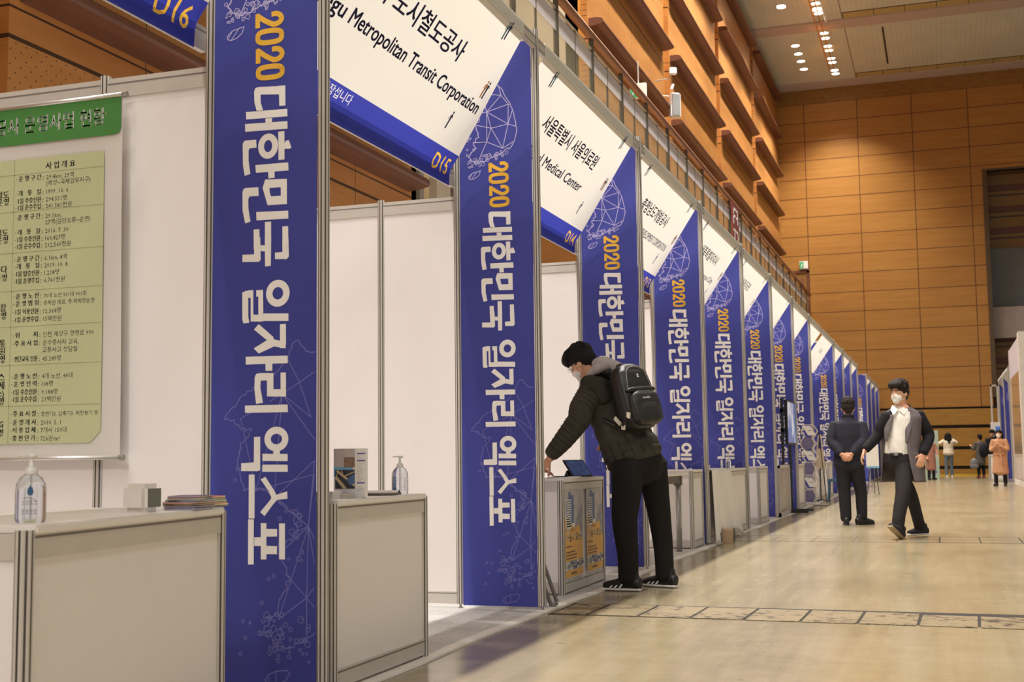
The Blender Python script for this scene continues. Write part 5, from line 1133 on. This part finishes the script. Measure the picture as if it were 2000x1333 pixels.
# long seams of the lower jacket and the shoulder yoke
yk=fuse('jacket_yoke',[etube([W_(-.045,8.115,1.375),W_(.02,8.085,1.33),W_(.085,8.09,1.25)],[(.05,.055),(.085,.06),(.05,.05)],Ft),etube([W_(-.02,8.26,1.40),W_(.05,8.27,1.37)],[(.15,.075),(.16,.08)],Lf)],JY,pr,.006,3)
fuse('collar',[etube([W_(-.085,8.225,1.345),W_(-.055,8.15,1.385),W_(.03,8.12,1.425)],[(.02,.028),(.022,.032),(.02,.03)],(0,0,1)),etube([W_(-.085,8.24,1.345),W_(-.04,8.38,1.39),W_(.05,8.40,1.43)],[(.02,.028),(.022,.032),(.02,.03)],(0,0,1))],BLACK,pr,.006,2)
HOOD=CLOTH('grey_fleece',(172,162,158),bump=.2,bs=120)
fuse('hood',[ell(W_(.055,8.24,1.485),(.095,.115,.066),Matrix.Rotation(.25,3,'Y')),ell(W_(.12,8.23,1.46),(.085,.11,.062),Matrix.Rotation(.5,3,'Y')),etube([W_(-.03,8.14,1.40),W_(.03,8.12,1.46),W_(.10,8.14,1.48)],[(.03,.03),(.035,.045),(.03,.04)],(0,0,1)),etube([W_(-.03,8.36,1.40),W_(.03,8.38,1.46),W_(.10,8.36,1.48)],[(.03,.03),(.035,.045),(.03,.04)],(0,0,1))],HOOD,pr,.006,4)
TR=CLOTH('black_trousers',(30,27,26))
fuse('trousers',[etube([W_(.235,8.24,.95),W_(.275,8.235,.83),W_(.285,8.235,.76)],[(.15,.13),(.185,.15),(.17,.135)],Lf),limb([hL+Vector((.0,0,-.02)),hL.lerp(kL,.6),kL,kL.lerp(aL,.6),aL+Vector((-.012,0,-.022))],[.118,.096,.084,.070,.064],18),limb([hR+Vector((0,0,-.02)),hR.lerp(kR,.6),kR,kR.lerp(aR,.6),aR+Vector((-.01,0,-.022))],[.112,.088,.076,.064,.062],18)],TR,pr,.007,3)
shoe(pr,W_(.238,8.09,.0),(-1,.06,0),.285,BLACK,WHITE,.0045,0,True); shoe(pr,W_(.424,8.36,.0),(-.86,.30,0),.285,BLACK,WHITE,.0045,0,True)
# backpack (worn, a thing of its own)
bp=empty('backpack','black backpack with white strap tabs worn by the bending man','backpack',(.285,8.10,1.26))
U=Vector((-.26,.10,.96)).normalized(); O=Vector((.80,-.56,.20)); O=(O-U*O.dot(U)).normalized(); X=U.cross(O)   # X across, O outward, U up
BR=Matrix((X,O,U)).transposed()
BAGM=M('backpack_nylon',(34,32,31),.42,var=.08,vs=20,spec=.45)
bx=lambda c,h,r_: ell(BR@Vector(c),h,BR,20)
def rbox(c,h,p=4,n=20):
    m=ell((0,0,0),(1,1,1),None,n); v=[]
    for a in m.v:
        k=(abs(a[0])**p+abs(a[1])**p+abs(a[2])**p)**(-1/p); q=Vector((a[0]*k*h[0],a[1]*k*h[1],a[2]*k*h[2])); v.append(tuple(BR@(Vector(c)+q)))
    m.v=v; return m
fuse('main_pouch',[rbox((0,-.005,.0),(.140,.085,.222),4),rbox((0,-.01,.06),(.118,.080,.175),3)],BAGM,bp,.007,3)
fuse('front_pocket',[rbox((0,.075,-.095),(.122,.050,.118),4),rbox((0,.085,-.13),(.105,.048,.08),3)],BAGM,bp,.006,2)
fuse('pocket_flap',[rbox((0,.072,.030),(.128,.034,.020),3)],BAGM,bp,.005,2)
etube([BR@Vector((-.10,.070,.05)),BR@Vector((-.075,.07,.165)),BR@Vector((0,.066,.195)),BR@Vector((.075,.07,.165)),BR@Vector((.10,.070,.05))],[(.004,.004)]*5,BR@Vector((0,1,0)),8).build('zip_line',GREY,bp)
etube([BR@Vector((-.03,-.07,.20)),BR@Vector((-.02,-.06,.245)),BR@Vector((.02,-.06,.245)),BR@Vector((.03,-.07,.20))],[(.014,.006)]*4,BR@Vector((0,1,0)),8).build('handle',BAGM,bp)
for sx in (-1,1):
    etube([BR@Vector((sx*.075,-.075,.20)),BR@Vector((sx*.085,-.16,.21)),BR@Vector((sx*.10,-.235,.14)),BR@Vector((sx*.12,-.25,.03)),BR@Vector((sx*.135,-.17,-.09)),BR@Vector((sx*.125,-.09,-.16))],[(.026,.007)]*6,BR@Vector((1,0,0)),10).build('shoulder_strap',BAGM,bp)
    MB().tube([BR@Vector((sx*.08,-.06,.19)),BR@Vector((sx*.08,-.075,.225))],.014,8).build('strap_buckle',BLACK,bp)
TAB=M('white_tab',(222,212,190),.6)
sdx=-1 if (BR@Vector((-.14,0,0))).y<(BR@Vector((.14,0,0))).y else 1
def sq(c,w,h,rz,m,name):
    # small tag on the side or front of the bag
    a=Matrix.Rotation(rz,3,'X'); pts=[Vector(c)+a@Vector((0,y,z)) for y,z in ((-w,-h),(w,-h),(w,h),(-w,h))]; q=[BR@(p+Vector((sdx*.004,0,0))) for p in pts]+[BR@(p-Vector((sdx*.006,0,0))) for p in pts]
    MB().add(q,[(0,1,2,3),(7,6,5,4),(0,4,5,1),(1,5,6,2),(2,6,7,3),(3,7,4,0)]).build(name,m,bp)
sq((sdx*.142,-.062,-.135),.012,.034,.6,TAB,'strap_tab'); sq((sdx*.140,-.025,-.185),.014,.020,-.4,TAB,'strap_tab'); sq((sdx*.136,.045,-.13),.014,.018,-.5,TAB,'strap_tab'); sq((sdx*.142,.0,-.155),.034,.013,.75,BLACK,'side_buckle')
def bf(u,v,e=.1265): return BR@Vector((u*(-1 if (BR@Vector((1,0,0))).x<0 else 1),e,v))
g=MB(); put(g,'newbb',-.02,-.045,.062,.016,'c',.02,2,lambda u,v:bf(u+.005,v,.1275)); g.build('lettering',INK_W,bp)
g=MB(); put(g,'x',.0,.115,.016,.022,'c',.03,2,lambda u,v:bf(u,v,.0835)); g.build('emblem',INK_W,bp)
# ---- walking man in the grey coat with black sleeves
rt_=(1.77,13.75,0); W_=rel(rt_)
pr=person('man in grey coat with black sleeves and white mask walking towards the camera',rt_)
fw=Vector((-.38,-.92,0)); sd=Vector((.92,-.38,0))*1.0  # sd: towards image right (his left)
hc=W_(1.786,13.70,1.508); HR_=frame((-.50,-.86,-.05))
nb=W_(1.800,13.73,1.355)
sR=W_(1.655,13.70,1.262); sL=W_(1.968,13.78,1.270); eR=W_(1.553,13.68,1.06); wR=W_(1.425,13.57,.905); eL=W_(2.060,13.80,1.04); wL=W_(2.005,13.63,.865)
hF=W_(1.815,13.74,.80); hB=W_(1.690,13.77,.80); kF=W_(1.788,13.56,.46); aF=W_(1.722,13.47,.135); kB=W_(1.860,13.86,.44); aB=W_(1.930,14.0,.13)
body=head_parts(hc,HR_,1.0)+[limb([hc+HR_@Vector((0,-.02,-.06)),nb],[.056,.060]),etube([nb,W_(1.80,13.74,1.2),W_(1.76,13.75,.98),W_(1.75,13.75,.82)],[(.09,.06),(.155,.10),(.14,.10),(.15,.11)],sd),
  limb([sL,eL,wL],[.05,.04,.027]),limb([sR,eR,wR],[.05,.04,.027]),limb([hF,kF,aF],[.075,.055,.04]),limb([hB,kB,aB],[.075,.055,.04])]
body += hand(wR,(-.32,-.15,-.9),(.5,.6,0),(-.2,-.9,-.2),1.0,.55)+hand(wL,(-.30,-.12,-.92),(-.3,.9,0),(-.9,-.35,.3),1.02,.2,.14)
fuse('body',body,SKIN,pr,.0055,3,.4)
face_bits(pr,hc,HR_,1.0); mask_on(pr,hc,HR_,1.0); hair_short(pr,hc,HR_,HAIRBR,1.02,True,.005,1.06,5,fl=.012)
SHIRT=CLOTH('white_shirt',(236,230,222),bump=.1,bs=40)
fuse('shirt',[etube([W_(1.797,13.73,1.352),W_(1.795,13.73,1.315),W_(1.795,13.73,1.24),W_(1.765,13.735,1.02),W_(1.745,13.74,.87)],[(.066,.062),(.10,.08),(.165,.108),(.150,.118),(.145,.112)],sd,24),
   etube([W_(1.735,13.69,1.36),W_(1.795,13.79,1.38),W_(1.86,13.72,1.365)],[(.012,.022),(.014,.022),(.012,.022)],(0,0,1))],SHIRT,pr,.006,2)
for q in ([(1.722,13.672,1.372),(1.778,13.640,1.325),(1.735,13.615,1.272),(1.700,13.650,1.322)],[(1.862,13.708,1.372),(1.782,13.640,1.325),(1.835,13.622,1.270),(1.880,13.665,1.318)]):
    o_=Vector((-.006,-.014,.002)); a_=[W_(*p)+o_ for p in q]; MB().add(a_+[p+Vector((.003,.010,0)) for p in a_],[(0,1,2,3),(7,6,5,4),(0,4,5,1),(1,5,6,2),(2,6,7,3),(3,7,4,0)]).build('shirt_collar',SHIRT,pr)
COAT=CLOTH('grey_wool_coat',(102,94,96),bump=.15,bs=150); SLV=CLOTH('black_sleeve',(32,29,33)); BLK=CLOTH('black_collar',(26,24,26))
def coat(levels, side, mat, parent, name='coat', th=.012, n=40):
    """open shell: level = (center, half width, half depth, opening left deg, opening right deg); angle 0 = front"""
    side=Vector(side).normalized(); fwd_=Vector((0,0,1)).cross(side); vs=[];fs=[]
    if fwd_.dot(fw_dir)<0: fwd_=-fwd_
    L=[]
    for i in range(len(levels)-1):
        for k in range(6):
            t=k/6; a,b=levels[i],levels[i+1]; L.append((Vector(a[0]).lerp(Vector(b[0]),t),)+tuple(a[j]+(b[j]-a[j])*t for j in (1,2,3,4)))
    l=levels[-1]; L.append((Vector(l[0]),)+tuple(l[1:]))
    for c,a,b,oL,oR in L:
        for j in range(n+1):
            ang=math.radians(oR+(360-oL-oR)*j/n); vs.append(c+side*a*math.sin(ang)+fwd_*b*math.cos(ang))
    for i in range(len(L)-1):
        for j in range(n): q=i*(n+1)+j; fs.append((q,q+1,q+n+2,q+n+1))
    o=MB().add(vs,fs).build(name,mat,parent,True); m=o.modifiers.new('t','SOLIDIFY'); m.thickness=th; m.offset=1; return o
fw_dir=fw
coat([(W_(1.802,13.745,1.345),.085,.062,48,48),(W_(1.805,13.745,1.305),.155,.085,44,46),(W_(1.805,13.745,1.24),.196,.118,38,42),(W_(1.79,13.75,1.08),.196,.138,38,40),(W_(1.785,13.755,.90),.195,.150,46,38),(W_(1.79,13.76,.72),.208,.17,60,44),(W_(1.79,13.77,.575),.222,.19,70,52)],sd,COAT,pr)
fuse('sleeve',[limb([sL+Vector((-.01,0,.0)),sL.lerp(eL,.5),eL,wL+Vector((.0,0,.015))],[.074,.072,.062,.048],18)],SLV,pr,.007,3)
fuse('sleeve',[limb([sR+Vector((.01,0,.0)),sR.lerp(eR,.5),eR,wR+Vector((.01,.01,.015))],[.074,.070,.060,.046],18)],SLV,pr,.007,3)
fuse('coat_collar',[etube([W_(1.695,13.66,1.27),W_(1.71,13.715,1.335),W_(1.79,13.815,1.36),W_(1.875,13.765,1.345),W_(1.90,13.69,1.28)],[(.014,.014),(.026,.014),(.034,.014),(.038,.018),(.026,.018)],(0,0,1))],BLK,pr,.006,2)
for pts in ([(1.70,13.645,1.27),(1.655,13.615,1.12),(1.645,13.61,1.0)],[(1.895,13.665,1.28),(1.865,13.605,1.12),(1.845,13.595,.98)]):
    etube([W_(*p) for p in pts],[(.030,.008),(.034,.008),(.012,.006)],sd,12).build('lapel',COAT,pr,True)
etube([W_(1.895,13.60,.865),W_(1.955,13.625,.86)],[(.012,.006),(.012,.006)],(0,0,1),8).build('pocket_flap',COAT,pr)
TRB=CLOTH('charcoal_trousers',(46,41,42))
fuse('trousers',[etube([W_(1.745,13.745,.875),W_(1.75,13.75,.80),W_(1.755,13.755,.74)],[(.15,.115),(.165,.125),(.15,.11)],sd),limb([hF,hF.lerp(kF,.6),kF,kF.lerp(aF,.6),aF+Vector((.004,.012,-.03))],[.100,.086,.076,.066,.062],18,(.11,.02)),limb([hB,hB.lerp(kB,.6),kB,kB.lerp(aB,.6),aB+Vector((.006,.005,-.045))],[.098,.078,.066,.060,.058],18,(.11,.02))],TRB,pr,.007,2)
etube([W_(1.67,13.625,.865),W_(1.735,13.615,.865),W_(1.80,13.63,.865)],[(.016,.006)]*3,(0,0,1),8).build('belt',BLACK,pr); MB().box(-.018,.018,-.006,.006,-.014,.014).xf(Matrix.Translation(W_(1.735,13.607,.865))).build('buckle',STEEL,pr)
SHO=CLOTH('dark_canvas_shoe',(52,48,54)); SOLT=M('tan_sole',(158,140,106),.7)
shoe(pr,W_(1.735,13.46,.03),(-.48,-.86,0),.29,SHO,SOLT,.005,.55); shoe(pr,W_(1.955,14.02,.012),(-.72,-.62,0),.28,SHO,WHITE,.005,-.0)
# ---- man in navy suit seen from behind
rt_=(1.09,16.2,0); W_=rel(rt_); fw_dir=Vector((0.05,1,0)); sd=Vector((1,-.05,0))
pr=person('man in dark navy suit standing with hands clasped behind his back',rt_)
hc=W_(1.092,16.22,1.455); HR_=frame((-.15,.98,-.08)); nb=W_(1.09,16.2,1.31)
sL=W_(.915,16.2,1.235); sR=W_(1.265,16.2,1.225); eL=W_(.885,16.13,1.03); eR=W_(1.275,16.13,1.04); wL=W_(1.015,16.03,.865); wR=W_(1.125,16.03,.865)
hL=W_(1.01,16.2,.76); hR=W_(1.165,16.2,.76); kL=W_(1.015,16.2,.40); kR=W_(1.212,16.24,.40); aL=W_(1.025,16.18,.08); aR=W_(1.215,16.24,.08)
body=head_parts(hc,HR_,.97)+[limb([hc+HR_@Vector((0,-.03,-.05)),nb],[.054,.056]),etube([nb,W_(1.09,16.2,1.2),W_(1.09,16.2,.96),W_(1.09,16.2,.78)],[(.05,.045),(.15,.09),(.14,.10),(.15,.11)],sd),
  limb([sL,eL,wL],[.05,.04,.026]),limb([sR,eR,wR],[.05,.04,.026]),limb([hL,kL,aL],[.07,.05,.04]),limb([hR,kR,aR],[.07,.05,.04])]
body += hand(wL,(.75,-.2,-.45),(0,1,.2),(.3,0,.9),.95,.9)+hand(wR,(-.75,-.1,-.5),(0,1,.2),(-.3,0,.9),.95,.9)
fuse('body',body,DARKSKIN,pr,.0055,3,.4); face_bits(pr,hc,HR_,.97); hair_short(pr,hc,HR_,HAIRBR,.97,False,.006,1.0,9)
SUIT=CLOTH('navy_suit',(44,44,52)); SUITT=CLOTH('dark_suit_trousers',(38,36,40))
fuse('jacket',[etube([W_(1.09,16.2,1.335),W_(1.09,16.2,1.29),W_(1.09,16.2,1.24),W_(1.09,16.2,1.10),W_(1.085,16.2,.92),W_(1.08,16.2,.74)],[(.068,.062),(.115,.08),(.195,.105),(.195,.125),(.175,.125),(.195,.145)],sd,26),
  limb([sL+Vector((.02,0,0)),sL.lerp(eL,.5),eL,eL.lerp(wL,.5),wL+Vector((-.02,.02,.02))],[.078,.070,.062,.054,.046],18,(.06,.02)),limb([sR+Vector((-.02,0,0)),sR.lerp(eR,.5),eR,eR.lerp(wR,.5),wR+Vector((.02,.02,.02))],[.078,.070,.062,.054,.046],18,(.06,.02))],SUIT,pr,.0065,3)
fuse('coat_collar',[etube([W_(1.025,16.24,1.315),W_(1.035,16.155,1.345),W_(1.145,16.155,1.345),W_(1.155,16.24,1.315)],[(.024,.012)]*4,(0,0,1))],SUIT,pr,.006,2)
fuse('trousers',[etube([W_(1.088,16.2,.84),W_(1.088,16.2,.74),W_(1.09,16.2,.70)],[(.165,.12),(.175,.125),(.15,.11)],sd),limb([hL,hL.lerp(kL,.6),kL,kL.lerp(aL,.6),aL+Vector((0,0,-.01))],[.100,.086,.076,.072,.066],18),limb([hR,hR.lerp(kR,.6),kR,kR.lerp(aR,.6),aR+Vector((0,0,.0))],[.100,.084,.074,.068,.060],18)],SUITT,pr,.0075,3)
shoe(pr,W_(1.028,16.17,.0),(-.1,1,0),.27,BLACK,BLACK,.006); shoe(pr,W_(1.20,16.22,.0),(.75,.45,0),.27,BLACK,BLACK,.006)
# ---- seated staff member behind the second pillar (only a hand shows)
rt_=(-.66,8.02,0); W_=rel(rt_); sd=Vector((0,1,0)); fw_dir=Vector((1,0,0))
pr=person('staff member seated behind the counter, only a hand resting on the forms shows',rt_)
hc=W_(-.70,8.0,1.22); HR_=frame((1,0,-.25)); nb=W_(-.72,8.0,1.08)
sL=W_(-.70,8.17,1.0); sR=W_(-.70,7.83,1.0); eL=W_(-.58,8.2,.83); eR=W_(-.58,7.79,.83); wL=W_(-.40,8.10,.80); wR=W_(-.43,7.885,.785)
hA,hB=W_(-.72,8.09,.47),W_(-.72,7.91,.47); kA,kB=W_(-.62,8.22,.5),W_(-.62,7.80,.5)
body=head_parts(hc,HR_)+[limb([hc+HR_@Vector((0,-.03,-.05)),nb],[.052,.058]),etube([nb,W_(-.72,8.0,.9),W_(-.73,8.0,.55)],[(.09,.06),(.15,.1),(.15,.11)],sd),limb([sL,eL,wL],[.05,.04,.027]),limb([sR,eR,wR],[.05,.04,.027]),limb([hA,kA,W_(-.68,8.22,.06)],[.07,.05,.04]),limb([hB,kB,W_(-.68,7.80,.06)],[.07,.05,.04])]
body += hand(wR,(.85,.15,-.2),(0,.3,-.9),(.1,.9,.3),.95,.6)+hand(wL,(.9,-.2,-.2),(0,0,-1),(0,-.9,.1),.95,.4)
fuse('body',body,SKIN,pr,.006,3,.4); face_bits(pr,hc,HR_); hair_short(pr,hc,HR_,HAIRB,.97,True,.007,1.0,2)
fuse('jacket',[etube([nb,W_(-.72,8.0,.95),W_(-.73,8.0,.5)],[(.09,.07),(.19,.12),(.18,.13)],sd),limb([sL,eL,wL+Vector((-.04,0,0))],[.07,.058,.042]),limb([sR,eR,wR+Vector((-.04,0,0))],[.07,.058,.042])],SUIT,pr,.009,3)
fuse('trousers',[limb([hA,kA,W_(-.68,8.22,.1)],[.09,.075,.06]),limb([hB,kB,W_(-.68,7.80,.1)],[.09,.075,.06])],TR,pr,.01,3)
shoe(pr,W_(-.69,8.22,.008),(1,0,0),.26,BLACK,BLACK,.008); shoe(pr,W_(-.69,7.80,.008),(1,0,0),.26,BLACK,BLACK,.008)
sl=empty('stool','dark stool under the seated staff member behind the counter','stool',(-.76,8.0,.009))
MB().lathe([(.17,.37),(.18,.38),(.18,.405),(.16,.41)],n=20).build('seat',BLACK,sl); 
for a in (.8,2.4,3.9,5.5): MB().tube([(.12*math.cos(a),.12*math.sin(a),.38),(.17*math.cos(a),.17*math.sin(a),0)],.011,6).build('leg',STEEL,sl)
# ---- distant people
def far_person(label,x,y,h,face,arms,top,topm,legm,shoem,hem,hairm=HAIRB,long_hair=False,skirt=.17,mask=False,voxel=.011,legs=((-.09,0),(.09,0)),hairtail=None,flare=1.0):
    """arms: ((elbow,wrist) left, right) offsets from the figure in (side, forward, up); face: forward direction"""
    rt_=(x,y,0); s=h/1.68; pr=person(label,rt_); f=Vector(face).normalized(); sd=f.cross(Vector((0,0,1)))
    P=lambda a,b,c: sd*a*s+f*b*s+Vector((0,0,c*s))
    hc=P(0,.02,1.55); R=frame(f)
    nb=P(0,0,1.40); sh=[P(-.165,0,1.35),P(.165,0,1.35)]; hp=[P(-.085,0,.86),P(.085,0,.86)]
    kn=[P(l[0],l[1]*.5+.02,.47) for l in legs]; an=[P(l[0]*1.05,l[1],.09) for l in legs]
    ew=[(P(*arms[i][0]),P(*arms[i][1])) for i in (0,1)]
    body=head_parts(hc,R,s*.97)+[limb([hc-Vector((0,0,.05)),nb],[.048*s,.052*s]),etube([nb,P(0,0,1.22),P(0,0,.9)],[(.08*s,.06*s),(.145*s,.09*s),(.14*s,.1*s)],sd)]
    for i in (0,1):
        e,w=ew[i]; body += [limb([sh[i],e,w],[.044*s,.036*s,.025*s]),limb([hp[i],kn[i],an[i]],[.07*s,.05*s,.035*s])]
        d=(w-e).normalized(); body += hand(w,d,f,sd*(1 if i==0 else -1)+f*.3,s*.95,.5)
    fuse('body',body,SKIN,pr,.008,2); face_bits(pr,hc,R,s*.97)
    if mask: mask_on(pr,hc,R,s*1.0,.008)
    hair_short(pr,hc,R,hairm,s*1.0,True,.009,1.04,int(x*10)) if not long_hair else fuse('hair',[ell(hc+R@Vector((0,-.02,.045))*s,(.086*s,.10*s,.088*s),R),etube([hc+R@Vector((-.055,-.05,.06))*s,hc+R@Vector((-.085,-.03,-.08))*s,hc+R@Vector((-.075,-.02 if mask else -.09,-.26))*s],[(.035*s,.055*s),(.032*s,.05*s),(.012*s,.02*s)],f),etube([hc+R@Vector((.055,-.05,.06))*s,hc+R@Vector((.085,-.03,-.08))*s,hc+R@Vector((.075,-.02 if mask else -.09,-.26))*s],[(.035*s,.055*s),(.032*s,.05*s),(.012*s,.02*s)],f),etube([hc+R@Vector((0,-.08,.05))*s,hc+R@Vector((0,-.10,-.10))*s,hc+R@Vector((.02,-.12,-.32))*s],[(.07*s,.035*s),(.085*s,.035*s),(.04*s,.02*s)],sd)],hairm,pr,.009,2)
    jk=[etube([P(0,0,1.40),P(0,0,1.33),P(0,0,1.10),P(0,0,hem)],[(.08*s,.07*s),(.19*s,.115*s),(.175*s,.13*s),(skirt*flare*s,.15*flare*s)],sd,22)]
    for i in (0,1): jk.append(limb([sh[i],ew[i][0],ew[i][0].lerp(ew[i][1],.9)],[.072*s,.064*s,.046*s],14))
    fuse(top,jk,topm,pr,.010,3)
    fuse('trousers',[etube([P(0,0,.95),P(0,0,.84)],[(.145*s,.11*s),(.155*s,.115*s)],sd)]+[limb([hp[i],kn[i],an[i]+Vector((0,0,-.02))],[.088*s,.066*s,.056*s]) for i in (0,1)],legm,pr,.010,3)
    for i in (0,1): shoe(pr,Vector((an[i].x,an[i].y,0)),f+sd*(-.15 if i==0 else .15),.25*s,shoem,shoem,.009)
    return pr
CREAMJ=CLOTH('cream_jacket',(232,214,188)); JEAN=CLOTH('blue_jeans',(104,116,126)); CAMEL=CLOTH('camel_coat',(190,142,108)); GREYJ=CLOTH('grey_jacket',(96,92,86)); DARKJ=CLOTH('dark_jacket',(36,34,40)); PINK=CLOTH('dusty_pink_coat',(176,124,106)); PALESH=M('pale_shoe',(226,208,186),.6); REDSH=M('red_shoe',(140,70,66),.6); PLUM=CLOTH('plum_sleeve',(56,38,48))
far_person('long haired woman in short cream jacket and jeans near the end wall',2.37,46.3,1.58,(-.2,1,0),(((-.30,.05,1.28),(-.12,.10,1.42)),((.32,.08,1.30),(.12,.08,1.46))),'jacket',CREAMJ,JEAN,PALESH,.92,long_hair=True,flare=1.2)
far_person('short haired person in grey jacket with dark backpack near the end wall',3.40,45.8,1.50,(-.35,1,0),(((-.22,.06,1.12),(-.27,.18,1.22)),((.23,.0,1.08),(.22,.10,.90))),'jacket',GREYJ,TR,REDSH,.58,flare=1.0)
far_person('person in dark jacket half hidden behind the woman in the camel coat',3.83,46.7,1.66,(-.2,-1,0),(((-.22,.06,1.12),(-.12,.2,1.25)),((.23,.0,1.08),(.22,.10,.90))),'jacket',DARKJ,TR,BLACK,.80)
cp=far_person('woman in belted camel coat with white mask holding her hands at her chest',3.585,35.1,1.47,(-.25,-1,0),(((-.23,.04,1.08),(-.03,.20,1.19)),((.23,.04,1.08),(.04,.20,1.20))),'coat',CAMEL,TR,BLACK,.40,long_hair=True,skirt=.24,mask=True,flare=1.02,legs=((-.12,0),(.12,.05)))
etube([V3(-.17,-.01,.83),V3(0,-.155,.82),V3(.17,-.06,.83)],[(.02,.01)]*3,(0,0,1),8).build('belt',CAMEL,cp); etube([V3(.0,-.16,.82),V3(.03,-.18,.68),V3(.02,-.18,.60)],[(.022,.006)]*3,(1,0,0),8).build('belt_end',CAMEL,cp)
far_person('person in dark clothes with dusty pink coat, partly hidden behind the walking man',1.80,43.6,1.45,(.5,-1,0),(((-.22,.06,1.12),(-.18,.2,.95)),((.23,.0,1.08),(.22,.10,.90))),'coat',PINK,DARKJ,BLACK,.42,long_hair=True,hairm=HAIRBR,skirt=.20)
fb=empty('backpack','dark round backpack on the short haired person near the end wall','backpack',(3.50,45.62,.93))
fuse('pouch',[ell((0,0,0),(.16,.10,.23))],DARKJ,fb,.012,2); MB().tube([(-.1,.05,.15),(-.13,.16,.18),(-.12,.18,.05)],.015,6).build('strap',DARKJ,fb)
sb=empty('shopping_bag','soft grey shopping bag held by the short haired person','bag',(3.185,45.75,.40))
fuse('pouch',[ell((0,0,.12),(.14,.07,.17)),ell((0,0,.02),(.15,.08,.10))],M('grey_vinyl',(126,122,128),.4),sb,.012,2); MB().tube([(-.06,0,.26),(-.02,.02,.42),(.02,.02,.42),(.06,0,.26)],.008,6).build('handle',BLACK,sb)
